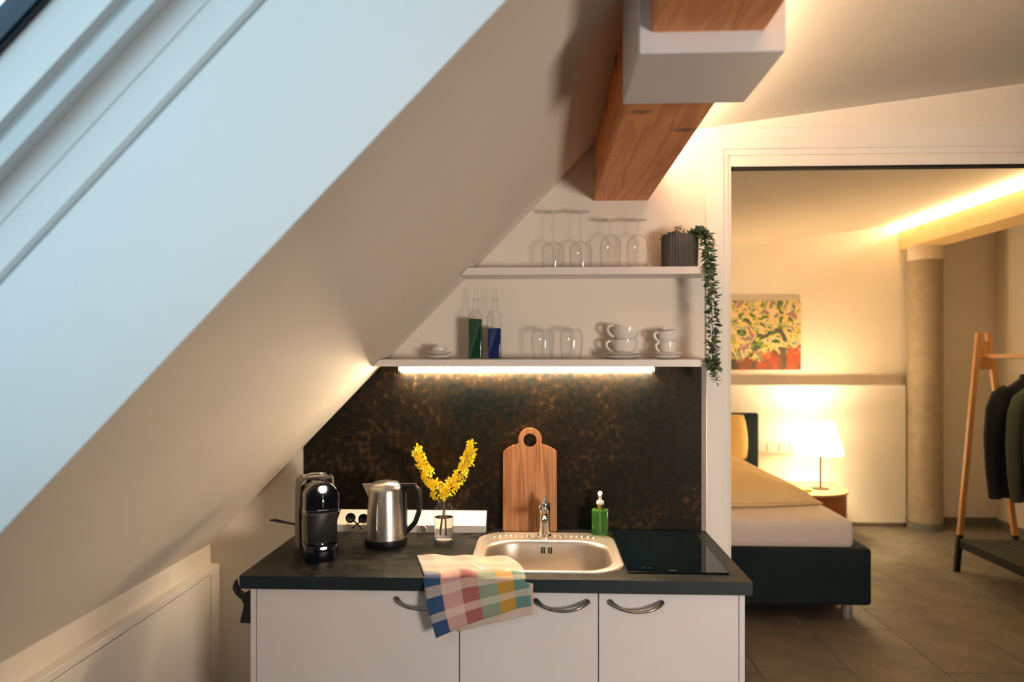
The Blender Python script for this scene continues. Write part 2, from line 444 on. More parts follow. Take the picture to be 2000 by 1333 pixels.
struct('baseboard_right', B(bx, RX - .012, RX, 3.2, BY - .015, 0, .06), 'plinth_grey', 'dark grey baseboard along the right bedroom wall', 'baseboard')
# rear wall of the living room
bm = bmesh.new()
bx(bm, KX, RX, YB - .1, YB, -.006, 2.9)
struct('wall_rear', bm, 'bounce_cut_dark', 'unseen rear wall behind the viewer, darkened to cut bounce light', 'wall')
# skylight: reveal lining boards, frame, sash, pane
sk = thing('window_1', 'roof window with white lining boards in the sloping ceiling', 'window', kind='structure')
def ring(bm, inset, d0, d1, t):
    """four boards around the opening; the visible faces sit `inset` inside the opening"""
    s0, s1, y0, y1 = S0 + inset, S1 - inset, YO0 + inset, YO1 - inset
    sbox(bm, s0 - t, s1 + t, y1, y1 + t, d0, d1)
    sbox(bm, s0 - t, s1 + t, y0 - t, y0, d0, d1)
    sbox(bm, s0 - t, s0, y0, y1, d0, d1)
    sbox(bm, s1, s1 + t, y0, y1, d0, d1)
for nm, ins, d0, d1, mt_ in (('lining_board', 0, .0, .262, 'reveal_white'), ('lining_groove', -.014, .262, .276, 'frame_white'), ('lining_board', 0, .276, .326, 'reveal_white'),
                             ('lining_groove', -.003, .326, .3285, 'frame_white'), ('lining_board', 0, .3285, .40, 'reveal_white'),
                             ('window_frame', .028, .368, .392, 'frame_white'), ('window_frame', .020, .392, .41, 'frame_white'), ('sash', .034, .41, .485, 'reveal_white'),
                             ('outer_frame', .045, .485, .520, 'frame_blue'), ('gasket', .040, .478, .487, 'rubber_dark')):
    bm = bmesh.new(); ring(bm, ins, d0, d1, .012 if d0 == 0 else .05); obj(nm, bm, mt_, sk)
bm = bmesh.new(); sbox(bm, S0 + .03, S1 - .03, YO0 + .03, YO1 - .03, .505, .507); obj('pane', bm, 'window_glass', sk)
# daylight portals at the two openings (sampling guides only)
def portal(name, loc, rot, sx, sy):
    l = bpy.data.lights.new(name, 'AREA'); l.shape = 'RECTANGLE'; l.size = sx; l.size_y = sy; l.cycles.is_portal = True
    o = bpy.data.objects.new(name, l); C.objects.link(o); o.location = loc; o.rotation_euler = rot
c_ = SL((S0 + S1) / 2, (YO0 + YO1) / 2, .53)
portal('skylight_daylight', c_, (0, -TH, 0), S1 - S0, YO1 - YO0)

# door portal trims
def trim(name, bm, label, m='board_white'):
    return struct(name, bm, m, label, 'trim')
bm = bmesh.new()
prism(bm, [(.600, 0), (.663, 0), (.663, 2.302), (2.75, 2.302), (2.75, 2.378), (.600, 2.378)], 'y', WY - .012, WY, .0015, 1)
trim('trim_1', bm, 'broad white board framing the bedroom doorway')
bm = bmesh.new()
bx(bm, .663, .6785, WY - .006, WY + .05, 0, 2.302); bx(bm, .6785, 2.70, WY - .006, WY, 2.281, 2.302)
trim('trim_2', bm, 'narrow white casing inside the doorway board')
bm = bmesh.new()
bx(bm, .6785, .693, WY + .004, WY + .06, 0, 2.281); bx(bm, .693, 2.60, WY - .002, WY, 2.243, 2.272)
trim('trim_3', bm, 'recessed white track cover over the doorway')
trim('trim_4', B(bx, .70, 2.60, WY + .0005, WY + .03, 2.231, 2.2395), 'thin dark sliding-door slot under the track cover', 'slot_black')
trim('trim_5', B(bx, .583, .600, WY - .008, WY, .9, 1.506), 'narrow grey metal strip beside the dark splashback', 'metal_trim')

# beam with white box, column, bedroom beam
BX0, BX1, BZ0, BZ1 = .19, .39, 2.118, 2.335
bm = bmesh.new(); bx(bm, BX0, BX1, YB, WY, BZ0, BZ1, .003, 1)
struct('beam_kitchen', bm, 'pine', 'knotty orange pine beam running overhead above the shelves', 'beam')
bm = bmesh.new(); bx(bm, .170, .426, 1.31, 1.575, 2.081, 2.352, .002, 1)
struct('beam_casing', bm, 'lacquer', 'white boxed casing wrapped around the overhead pine beam', 'beam casing')
BBX0, BBX1 = 3.24, 3.51
bm = bmesh.new(); prism(bm, [(BBX0, 2.50), (BBX1, 2.50), (BBX1, cz(BBX1)), (BBX0 + .06, cz(BBX0 + .06)), (BBX0 + .06, 2.668), (BBX0, 2.668)], 'y', WY + .07, BY, .003, 1)  # right part raised to the ceiling, added to block LED spill
struct('beam_bedroom', bm, 'pine_led_glow', 'pine beam resting on the bedroom column, LED glow in its colour', 'beam')
co = thing('column', 'round concrete column with grey base under the bedroom pine beam', 'column', (3.395, 6.70, 0), kind='structure')
obj('shaft', B(lathe, [(.143, 0), (.143, 2.38)], 40), 'concrete', co, 60)
obj('capital', B(lathe, [(.1425, 2.38), (.1425, 2.50)], 40), 'plaster', co, 60)
obj('base_ring', B(lathe, [(.147, 0), (.147, .066), (.143, .07)], 40), 'plinth_grey', co, 40)

# LED strips on the beams
ls = thing('beam_led_strip', 'warm LED strip along the right side of the kitchen beam', 'light strip')
obj('profile', B(bx, BX1, BX1 + .016, 1.578, WY - .03, 2.285, 2.295), 'alu', ls)
obj('diffuser', B(bx, BX1 + .002, BX1 + .015, 1.58, WY - .032, 2.295, 2.302), 'led_beam', ls)
obj('profile', B(bx, BX1, BX1 + .016, -1.0, 1.308, 2.285, 2.295), 'alu', ls)
obj('diffuser', B(bx, BX1 + .002, BX1 + .015, -.9, 1.306, 2.295, 2.302), 'led_beam', ls)
ls = thing('beam_led_strip', 'warm LED strip on top of the bedroom pine beam', 'light strip')
obj('profile', B(bx, BBX0 + .012, BBX0 + .032, 3.3, BY - .03, 2.668, 2.672), 'alu', ls)
obj('diffuser', B(bx, BBX0 + .014, BBX0 + .030, 3.3, BY - .03, 2.672, 2.678), 'led_bed', ls)

# eaves cupboard on the knee wall
FX = -1.222
ec = thing('eaves_cupboard', 'low white cupboard front set into the knee wall', 'cupboard', (0, 0, 0))
bm = bmesh.new()
bx(bm, KX, FX, .3, WY, .735, .757, .002, 1); bx(bm, KX, FX, 2.672, WY, 0, .735, .002, 1); bx(bm, KX, FX, .3, WY, 0, .03)
bx(bm, KX, FX - .02, .3, 2.672, .03, .735)
obj('frame', bm, 'board_white', ec)
y = 2.668
for i in range(4):
    obj('door', B(bx, FX - .02, FX - .001, y - .572, y, .033, .731, .0015, 1), 'board_white', ec); y -= .576

# ------------------------------------------------------------------ kitchen base
CF = 2.142   # carcass/side front
def arc_handle(parent, x, z, y):
    bm = bmesh.new(); pts = []; rr = []
    n = 18
    for i in range(n + 1):
        t = i / n * 2 - 1
        pts.append((x + t * .0745, y - .030 * (1 - t ** 4) - .004, z - .0195 * (1 - t * t)))
        rr.append(.0042 + .0038 * abs(t) ** 3)
    tube(bm, pts, rr, 10, flat=1.)
    return obj('handle', bm, 'handle_metal', parent, 60)
def cabinet(name, label, x0, x1, side_l, side_r, hx):
    t = thing(name, label, 'cabinet', (0, 0, 0))
    bm = bmesh.new()
    a = x0 - (.017 if side_l else 0); b = x1 + (.017 if side_r else 0)
    bx(bm, x0, x1, CF + .022, 2.70, .10, .857 if side_l else .70)
    obj('body', bm, 'lacquer', t)
    if side_l: obj('side_panel', B(bx, a, x0 - .001, CF, 2.72, .0, .8585, .001, 1), 'lacquer', t)
    if side_r: obj('side_panel', B(bx, x1 + .001, b, CF, 2.72, .0, .8585, .001, 1), 'lacquer', t)
    obj('kickboard', B(bx, x0, x1, CF + .05, CF + .066, 0, .099), 'lacquer', t)
    d = obj('door', B(bx, x0 + .0015, x1 - .0015, CF - .0005, CF + .0185, .104, .857, .0012, 1), 'lacquer', t)
    if hx is not None: arc_handle(d, hx, .8345, CF)
    return t
cabinet('base_cabinet', 'wide white base cabinet left of the hanging towel', -.845, -.243, True, False, -.352)
cabinet('base_cabinet', 'white base cabinet under the sink, in the middle', -.243, .161, False, False, .056)
cabinet('base_cabinet', 'white base cabinet at the right under the hob', .161, .563, False, True, .269)

# worktop with sink cut-out
WX_0, WX_1, WF = -.888, .597, 2.125
SKX, SKY = .012, 2.428
SHX, SHY = .238, .243
bm = bmesh.new()
inner = rrect(SKX, SKY, SHX - .018, SHY - .018, .09, 8)
# top & bottom faces with a hole: fan strips between the outer rectangle and the hole
def outer_pt(p):
    dx, dy = p[0] - SKX, p[1] - SKY
    tx = ((WX_1 - SKX) / dx) if dx > 1e-9 else ((WX_0 - SKX) / dx if dx < -1e-9 else 1e9)
    ty = ((WY - .010 - SKY) / dy) if dy > 1e-9 else ((WF - SKY) / dy if dy < -1e-9 else 1e9)
    t = min(tx, ty); return (SKX + dx * t, SKY + dy * t)
corners = [(WX_1, WY - .010), (WX_0, WY - .010), (WX_0, WF), (WX_1, WF)]
def with_hole(z):
    I = [bm.verts.new((p[0], p[1], z)) for p in inner]
    O = [bm.verts.new((*outer_pt(p), z)) for p in inner]
    CV = {c: bm.verts.new((c[0], c[1], z)) for c in corners}
    n = len(inner); loop = []
    for i in range(n):
        a, b_ = O[i], O[(i + 1) % n]; loop.append(a)
        aa = math.atan2(a.co.y - SKY, a.co.x - SKX); d2 = (math.atan2(b_.co.y - SKY, b_.co.x - SKX) - aa) % (2 * PI)
        cs = []
        for c in corners:
            d1 = (math.atan2(c[1] - SKY, c[0] - SKX) - aa) % (2 * PI)
            if 1e-6 < d1 < d2 - 1e-6 and d2 < PI: cs.append((d1, CV[c]))
        cs = [c[1] for c in sorted(cs, key=lambda q: q[0])]
        bm.faces.new([I[i], a] + cs + [b_, I[(i + 1) % n]])
        loop += cs
    return I, loop
It, Lt = with_hole(.9); Ib, Lb = with_hole(.862)
for i in range(len(It)):
    j = (i + 1) % len(It); bm.faces.new((It[i], It[j], Ib[j], Ib[i]))
for i in range(len(Lt)):
    j = (i + 1) % len(Lt); f = bm.faces.new((Lt[i], Lb[i], Lb[j], Lt[j])); f.material_index = 1
wt = obj('worktop', bm, ['worktop', 'worktop_edge'])
tag(wt, 'dark stone-look kitchen worktop with inset sink and hob', 'worktop')

# splashback
bm = bmesh.new()
prism(bm, [(-.897, .9005), (.583, .9005), (.583, 1.505), (sx_at(1.505) + .002, 1.505), (-.897, KZ + 1.0335 * (-.897 - KX) - .003)], 'y', WY - .010, WY, .0008, 1)
tag(obj('splashback', bm, 'splash'), 'dark mottled splashback panel behind the worktop', 'splashback')

# shelves
SHF = 2.588
for z0, z1, lab in ((1.506, 1.531, 'lower white wall shelf above the dark splashback'), (1.829, 1.855, 'upper white wall shelf holding stemmed glasses')):
    bm = bmesh.new()
    prism(bm, [(sx_at(z0) + .003, z0), (.600, z0), (.600, z1), (sx_at(z1) + .003, z1)], 'y', SHF, WY, .0008, 1)
    tag(obj('wall_shelf', bm, 'shelf_white'), lab, 'shelf')

# LED tube below lower shelf
lt = thing('led_tube_light', 'glowing LED tube under the lower shelf', 'light', (0, 0, 0))
bm = bmesh.new(); tube(bm, [(-.526, 2.7225, 1.4925), (.400, 2.7225, 1.4925)], .0100, 16); obj('diffuser', bm, 'led_tube', lt, 60)
for xx in (-.531, .405):
    bm = bmesh.new(); tube(bm, [(xx - .0045, 2.7225, 1.4925), (xx + .0045, 2.7225, 1.4925)], .0104, 16); obj('end_cap', bm, 'pump_white', lt, 60)
obj('bracket', B(bx, -.45, .33, 2.718, 2.727, 1.5015, 1.506), 'pump_white', lt)

# ------------------------------------------------------------------ sink, tap
sk_ = thing('sink', 'stainless steel inset sink with crimped rear ledge', 'sink', (0, 0, 0))
bm = bmesh.new()
def rr3(cx, cy_, hx, hy, r, z): return [(p[0], p[1], z) for p in rrect(cx, cy_, hx, hy, r, 10)]
OC = (.014, 2.375)
rings = [rr3(SKX, SKY, SHX, SHY, .105, .9003), rr3(SKX, SKY, SHX - .002, SHY - .002, .104, .9045), rr3(SKX, SKY, SHX - .010, SHY - .010, .098, .9062),
         rr3(SKX, SKY, SHX - .016, SHY - .016, .094, .9045), rr3(OC[0], OC[1], .213, .186, .115, .9045), rr3(OC[0], OC[1], .206, .180, .112, .9055),
         rr3(OC[0], OC[1], .200, .174, .108, .901), rr3(OC[0], OC[1], .197, .171, .105, .89), rr3(OC[0], OC[1], .191, .165, .100, .77), rr3(OC[0], OC[1], .185, .159, .095, .742),
         rr3(OC[0], OC[1], .160, .135, .08, .728), rr3(OC[0], OC[1], .03, .03, .029, .722)]
loft(bm, rings, cap=False); bm.faces.new([v for v in bm.verts if abs(v.co.z - .722) < 1e-5])
obj('basin', bm, 'sink_steel', sk_, 50)
bump_me = None
for side in (-1, 1):
    for i in range(8):
        x = .004 + side * (.038 + i * .0195)
        yy = 2.607 - (.012 * max(0, i - 5) ** 1.6 * .5)
        bm = bmesh.new(); lathe(bm, [(.0085, 0), (.0075, .0035), (.005, .0055), (.001, .0062)], 12, cap1=True)
        if bump_me is None:
            o = obj('crimp', bm, 'sink_steel', sk_, 60); bump_me = o.data
        else:
            bm.free(); o = bpy.data.objects.new('crimp', bump_me); C.objects.link(o); o.parent = sk_
        o.location = (x, yy, .9043); o.scale = (.85, 1.5, 1)
ovf = []
for dx in (-.0165, -.0085, .0075, .0155):
    bm = bmesh.new(); bx(bm, OC[0] + dx - .0022, OC[0] + dx + .0022, OC[1] + .1655, OC[1] + .173, .862, .884, .001, 1)
    o = obj('overflow_slot', bm, 'slot_black', sk_)
obj('drain', B(lathe, [(.03, .7235), (.028, .725), (.012, .7242)], 24, (OC[0], OC[1], 0), cap1=True), 'chrome', sk_, 50)

tp = thing('tap', 'chrome mixer tap at the back of the sink', 'tap', (.006, 2.618, .9045))
obj('base_ring', B(lathe, [(.026, 0), (.026, .004), (.022, .008)], 28, cap1=True), 'chrome', tp, 40)
obj('body', B(lathe, [(.0205, .006), (.019, .03), (.0185, .085), (.0205, .09), (.0205, .116), (.0195, .12), (.0, .121)], 28), 'chrome', tp, 40)
bm = bmesh.new(); tube(bm, [(0, -.012, .075), (0, -.04, .083), (0, -.085, .090), (0, -.115, .087), (0, -.125, .078)], [.0125, .0125, .012, .0115, .0115], 18); obj('spout', bm, 'chrome', tp, 50)
bm = bmesh.new(); tube(bm, [(0, -.125, .078), (0, -.1262, .0765)], .0095, 18); obj('aerator', bm, 'handle_metal', tp, 50)
bm = bmesh.new(); tube(bm, [(0, 0, .118), (0, -.004, .127), (0, -.028, .134)], [.005, .0045, .0035], 10); lathe(bm, [(.0, .126), (.005, .128), (.006, .132), (.004, .137), (.0, .138)], 12); obj('lever', bm, 'chrome', tp, 50)

# hob
hb = thing('hob', 'black two-zone glass hob set in the worktop', 'hob', (0, 0, 0))
bm = bmesh.new(); bx(bm, .252, .549, 2.196, 2.712, .9002, .9052, .001, 1); obj('glass_plate', bm, 'glass_black', hb)
for i, x in enumerate((.362, .370, .378, .392, .400, .408)):
    pass
bm = bmesh.new(); bx(bm, .375, .400, 2.2125, 2.2155, .9053, .9055); obj('printed_mark', bm, 'print_grey', hb)
for x in (.300, .318):
    bm = bmesh.new(); bx(bm, x, x + .006, 2.235, 2.237, .9053, .9055); obj('printed_mark', bm, 'print_grey', hb)

# ------------------------------------------------------------------ items on the worktop
ZT = .9005
# socket strip in the wall corner
st = thing('socket_strip', 'white angled socket strip along the back of the worktop', 'socket strip', (0, 0, 0))
bm = bmesh.new(); prism(bm, [(2.664, ZT), (2.734, ZT), (2.734, .968), (2.728, .968), (2.664, .927)], 'x', -.755, -.207, .001, 1)
obj('housing', bm, 'porcelain', st)
bm = bmesh.new(); tube(bm, [(-.438, 2.657, .912), (-.438, 2.664, .912)], .016, 20); obj('socket', bm, 'plug_grey', st, 50)

# kettle
kt = thing('kettle', 'brushed steel kettle with black handle', 'kettle', (-.535, 2.50, ZT))
obj('base', B(lathe, [(.070, 0), (.072, .006), (.071, .022), (.068, .024)], 40, cap0=True, cap1=True), 'black_plastic', kt, 40)
obj('body', B(lathe, [(.0675, .024), (.0672, .03), (.064, .10), (.0575, .185), (.0555, .197), (.052, .2)], 48), 'steel', kt, 50)
obj('lid', B(lathe, [(.053, .198), (.052, .203), (.044, .211), (.02, .2165), (.0, .217)], 40), 'steel', kt, 50)
bm = bmesh.new()
loft(bm, [[(-.045, -.022, .205), (-.050, -.010, .205), (-.050, .010, .205), (-.045, .022, .205), (-.046, .022, .14), (-.046, -.022, .14)],
          [(-.066, -.014, .205), (-.071, -.006, .205), (-.071, .006, .205), (-.066, .014, .205), (-.060, .012, .165), (-.060, -.012, .165)],
          [(-.080, -.006, .206), (-.082, -.003, .206), (-.082, .003, .206), (-.080, .006, .206), (-.076, .004, .195), (-.076, -.004, .195)]])
obj('spout', bm, 'steel', kt, 40)
bm = bmesh.new()
tube(bm, [(.050, 0, .196), (.075, 0, .200), (.100, 0, .196), (.113, 0, .182), (.117, 0, .150), (.113, 0, .110), (.100, 0, .075), (.080, 0, .052), (.068, 0, .042)], [.012, .012, .0125, .013, .012, .0115, .011, .0105, .010], 12, flat=.8)
obj('handle', bm, 'black_plastic', kt, 50)
bm = bmesh.new(); bx(bm, .054, .072, -.012, .012, .03, .185, .004, 2); obj('handle_mount', bm, 'black_plastic', kt)
bm = bmesh.new(); bx(bm, .050, .105, -.008, .008, .205, .210, .002, 1); obj('lid_lever', bm, 'chrome', kt)
bm = bmesh.new()
gp = [( .0105 * math.cos(a), .105 + (.040 if math.sin(a) > 0 else -.040) + .0105 * math.sin(a)) for a in [i * PI / 10 for i in range(20)]]
pts = []
for gx, gz in gp:
    r_ = .0675 + (gz - .024) / .17 * (-.0105) + .0006
    an = -PI / 2 + gx / r_ - .12
    pts.append((r_ * math.cos(an), r_ * math.sin(an), gz))
tube(bm, pts, .0011, 6, closed=True); obj('gauge_outline', bm, 'steel', kt, 60)

# vase and forsythia
VX, VY = -.344, 2.556
vz = thing('glass_vase', 'clear glass bottle vase half filled with water', 'vase', (VX, VY, ZT))
obj('glass', B(lathe, [(0, .001), (.030, .001), (.0335, .004), (.034, .012), (.034, .100), (.031, .115), (.022, .128), (.016, .136), (.0155, .150), (.018, .152)], 40), 'bottle_glass', vz, 60)
obj('water', B(lathe, [(0, .006), (.0310, .006), (.0325, .010), (.0325, .082), (0, .0822)], 40), 'water', vz, 50)
def flower_mesh():
    bm = bmesh.new()
    for k_ in range(4):
        a = k_ * PI / 2 + .2; ca, sa = math.cos(a), math.sin(a)
        def P(r, s, h): return (r * ca - s * sa, r * sa + s * ca, h)
        v = [bm.verts.new(P(*q)) for q in ((.0006, 0, 0), (.005, .0030, .003), (.0115, .0036, .0048), (.0150, 0, .0035), (.0115, -.0036, .0048), (.005, -.0030, .003), (.008, 0, .0020))]
        for i in range(6): bm.faces.new((v[i], v[(i + 1) % 6], v[6]))
    lathe(bm, [(.0014, -.006), (.0018, -.001), (.0022, .002)], 6, cap1=True)
    return bm
fo = obj('flower', flower_mesh(), 'petal'); flower_me = fo.data; C.objects.unlink(fo); bpy.data.objects.remove(fo)
def branch(label, pts, n, seed):
    rn = random.Random(seed)
    t = thing('forsythia_branch', label, 'branch', (VX, VY, ZT), group='forsythia branches in the vase')
    P = [Vector(p) for p in pts]
    def at(u):
        f = u * (len(P) - 1); i = min(int(f), len(P) - 2); return P[i].lerp(P[i + 1], f - i), (P[i + 1] - P[i]).normalized()
    bm = bmesh.new(); tube(bm, [at(i / 16)[0] for i in range(17)], [.0028 - .0016 * i / 16 for i in range(17)], 7); obj('twig', bm, 'twig', t, 60)
    for i in range(n):
        u = .40 + .60 * (i + rn.random() * .7) / n
        p, d = at(min(u, 1.))
        side = Vector((rn.uniform(-1, 1), rn.uniform(-1.2, .5), rn.uniform(-.7, .9))).normalized()
        side = (side - d * side.dot(d) * .6).normalized()
        w_ = .026 - .014 * max(0, (u - .5) / .5)
        f = bpy.data.objects.new('flower', flower_me); C.objects.link(f); f.parent = t
        f.location = p + side * (w_ * rn.uniform(.25, 1.0))
        f.rotation_euler = side.to_track_quat('Z', 'Y').to_euler(); 
        s = rn.uniform(1.0, 1.45); f.scale = (s, s, s)
    return t
branch('yellow flowering branch leaning left out of the vase', [(.006, -.004, .02), (.004, 0, .09), (-.004, 0, .145), (-.022, -.004, .178), (-.052, 0, .222), (-.078, .004, .268), (-.098, .006, .318)], 62, 3)
branch('yellow flowering branch leaning right out of the vase', [(-.010, .004, .02), (-.004, .002, .09), (.004, 0, .145), (.016, .004, .172), (.046, 0, .215), (.074, -.004, .262), (.092, -.006, .300), (.099, -.006, .336)], 62, 9)

# cutting board leaning at the wall
cb = thing('cutting_board', 'wooden cutting board with round hole leaning on the splashback', 'cutting board', (-.047, 2.690, ZT))
cb.rotation_euler = (-math.radians(3.4), 0, 0)
W_, H1 = .0985, .296
out = [(-W_ + .006, 0), (W_ - .006, 0), (W_, .006), (W_, H1 - .006), (W_ - .003, H1 - .002)]
for i in range(1, 8):
    t = i / 8; out.append((W_ - .003 - (W_ - .046) * t, H1 + .021 * math.sin(t * PI / 2)))
hc, hr = .335, .0435
a0 = math.asin((H1 + .026 - hc) / hr)
for i in range(21):
    a = a0 + (PI - 2 * a0) * i / 20; out.append((hr * math.cos(a), hc + hr * math.sin(a)))
for i in range(7, 0, -1):
    t = i / 8; out.append((-(W_ - .003 - (W_ - .046) * t), H1 + .021 * math.sin(t * PI / 2)))
out += [(-W_ + .003, H1 - .002), (-W_, H1 - .006), (-W_, .006)]
me = bpy.data.meshes.new('board')
bm = bmesh.new()
hole = [(.0245 * math.cos(2 * PI * i / 28), hc - .002 + .0245 * math.sin(2 * PI * i / 28)) for i in range(28)]
def facehole(y):
    O = [bm.verts.new((p[0], y, p[1])) for p in out]; I = [bm.verts.new((p[0], y, p[1])) for p in hole]
    es = [bm.edges.new((O[i], O[(i + 1) % len(O)])) for i in range(len(O))] + [bm.edges.new((I[i], I[(i + 1) % len(I)])) for i in range(len(I))]
    bmesh.ops.triangle_fill(bm, edges=es, use_beauty=True, use_dissolve=False)
    return O, I
O1, I1 = facehole(0.); O2, I2 = facehole(.018)
for A_, B_ in ((O1, O2), (I1, I2)):
    for i in range(len(A_)):
        j = (i + 1) % len(A_); bm.faces.new((A_[i], A_[j], B_[j], B_[i]))
obj('board', bm, 'acacia', cb)

# soap dispenser
sp_ = thing('soap_dispenser', 'square green soap bottle with white pump', 'soap dispenser', (.206, 2.655, ZT + .0005), math.radians(-8))
bm = bmesh.new(); bx(bm, -.029, .029, -.024, .024, 0, .092, .004, 2); obj('bottle', bm, 'soap_green', sp_, 40)
obj('collar', B(lathe, [(.012, .0925), (.0125, .094), (.0125, .110), (.011, .111)], 24, cap0=True, cap1=True), 'gold', sp_, 40)
bm = bmesh.new(); lathe(bm, [(.0135, .111), (.0135, .121), (.010, .124), (.0055, .126), (.0055, .142)], 20, cap0=True)
tube(bm, [(.0, .004, .146), (0, -.004, .150), (0, -.018, .150), (0, -.030, .144)], [.0085, .009, .0075, .005], 10)
obj('pump', bm, 'pump_white', sp_, 50)
bm = bmesh.new(); tube(bm, [(0, 0, .01), (0, 0, .09)], .003, 8); obj('dip_tube', bm, 'pump_white', sp_, 50)

# coffee machine
cm = thing('coffee_machine', 'small black capsule coffee machine with grey side panels', 'coffee machine', (-.735, 2.375, ZT), math.radians(27))
def arch(wd, z0, z1, r, n=10):
    p = [(-wd, z0), (wd, z0)]
    for i in range(n + 1):
        a = PI / 2 * i / n; p.append((wd - r + r * math.cos(a), z1 - r + r * math.sin(a)))
    for i in range(n + 1):
        a = PI / 2 + PI / 2 * i / n; p.append((-wd + r + r * math.cos(a), z1 - r + r * math.sin(a)))
    return p
bm = bmesh.new(); prism(bm, arch(.048, .012, .238, .044), 'y', -.040, .095, .004, 2); obj('housing', bm, 'black_gloss', cm, 40)
bm = bmesh.new(); prism(bm, arch(.053, .150, .247, .050), 'y', -.105, -.015, .010, 3); obj('brew_head', bm, 'black_gloss', cm, 40)
bm = bmesh.new(); prism(bm, arch(.047, .052, .152, .006), 'y', -.098, -.030, .006, 2); obj('front_panel', bm, 'black_plastic', cm, 40)
bm = bmesh.new(); prism(bm, rrect(0, -.052, .052, .062, .040, 8), 'z', 0, .050, .003, 2); obj('drip_tray', bm, 'black_gloss', cm, 40)
bm = bmesh.new(); lathe(bm, [(.026, .0505), (.030, .0505), (.030, .053), (.026, .053), (.026, .0505)], 32, (0, -.066, 0)); obj('tray_ring', bm, 'chrome', cm, 50)
for zz in (.151, .158):
    bm = bmesh.new(); prism(bm, [(p[0] * 1.012, p[1]) for p in rrect(0, -.060, .0535, .0465, .010, 6)], 'z', zz, zz + .0022); obj('chrome_band', bm, 'chrome', cm, 40)
side_poly = [(.100, .012), (.100, .17), (.094, .205), (.078, .232), (.050, .246), (.018, .246), (.004, .232), (-.004, .20), (.002, .165), (.020, .14), (.026, .10), (.022, .012)]
for sgn in (-1, 1):
    bm = bmesh.new(); prism(bm, side_poly, 'x', sgn * .0485, sgn * .0555, .0015, 1); obj('side_panel', bm, 'machine_grey', cm, 40)
bm = bmesh.new(); prism(bm, [(-.048, .239), (.048, .239), (.040, .2475), (-.040, .2475)], 'y', .01, .085, .001, 1); obj('top_cover', bm, 'machine_grey', cm, 40)
bm = bmesh.new(); tube(bm, [(-.030, .015, .248), (-.030, -.004, .258), (-.024, -.014, .262), (.024, -.014, .262), (.030, -.004, .258), (.030, .015, .248)], .0032, 10); obj('lever', bm, 'chrome', cm, 50)
bm = bmesh.new(); tube(bm, [(0, -.103, .208), (0, -.108, .19), (0, -.107, .17)], [.002, .003, .002], 8); obj('logo_strip', bm, 'chrome', cm, 50)
bm = bmesh.new()
tube(bm, [(-.770, 2.47, .925), (-.800, 2.50, .955), (-.850, 2.50, .964), (-.905, 2.49, .976), (-.930, 2.48, .983), (-.915, 2.485, .984), (-.870, 2.505, .968), (-.815, 2.515, .958), (-.780, 2.55, .93), (-.765, 2.62, .905), (-.752, 2.668, .915)], .003, 8)
tag(obj('power_cable', bm, 'black_plastic'), 'thin black power cable looping beside the coffee machine', 'cable')

# glass dish with two black scoops
gd = thing('glass_dish', 'small clear glass dish between coffee machine and kettle', 'dish', (-.655, 2.575, ZT))
obj('bowl', B(lathe, [(0, .002), (.030, .002), (.033, .004), (.020, .010), (.010, .020), (.012, .034), (.034, .052), (.037, .056)], 32), 'clear_glass', gd, 60)
def scoop(label, loc, rot):
    s = thing('coffee_scoop', label, 'scoop', loc); s.rotation_euler = rot
    obj('bowl', B(lathe, [(0, -.008), (.012, -.0075), (.0165, -.002), (.0175, .004), (.016, .004), (.014, -.001), (0, -.005)], 20), 'black_gloss', s, 60)
    bm = bmesh.new(); tube(bm, [(.016, 0, .002), (.034, 0, -.004), (.056, 0, -.010)], [.003, .0026, .0032], 8); obj('handle', bm, 'black_gloss', s, 60)
scoop('black coffee scoop in the glass dish, on the left', (-.676, 2.57, ZT + .072), (math.radians(70), math.radians(42), 0))
scoop('black coffee scoop in the glass dish, next to the kettle', (-.632, 2.575, ZT + .070), (math.radians(70), math.radians(135), 0))

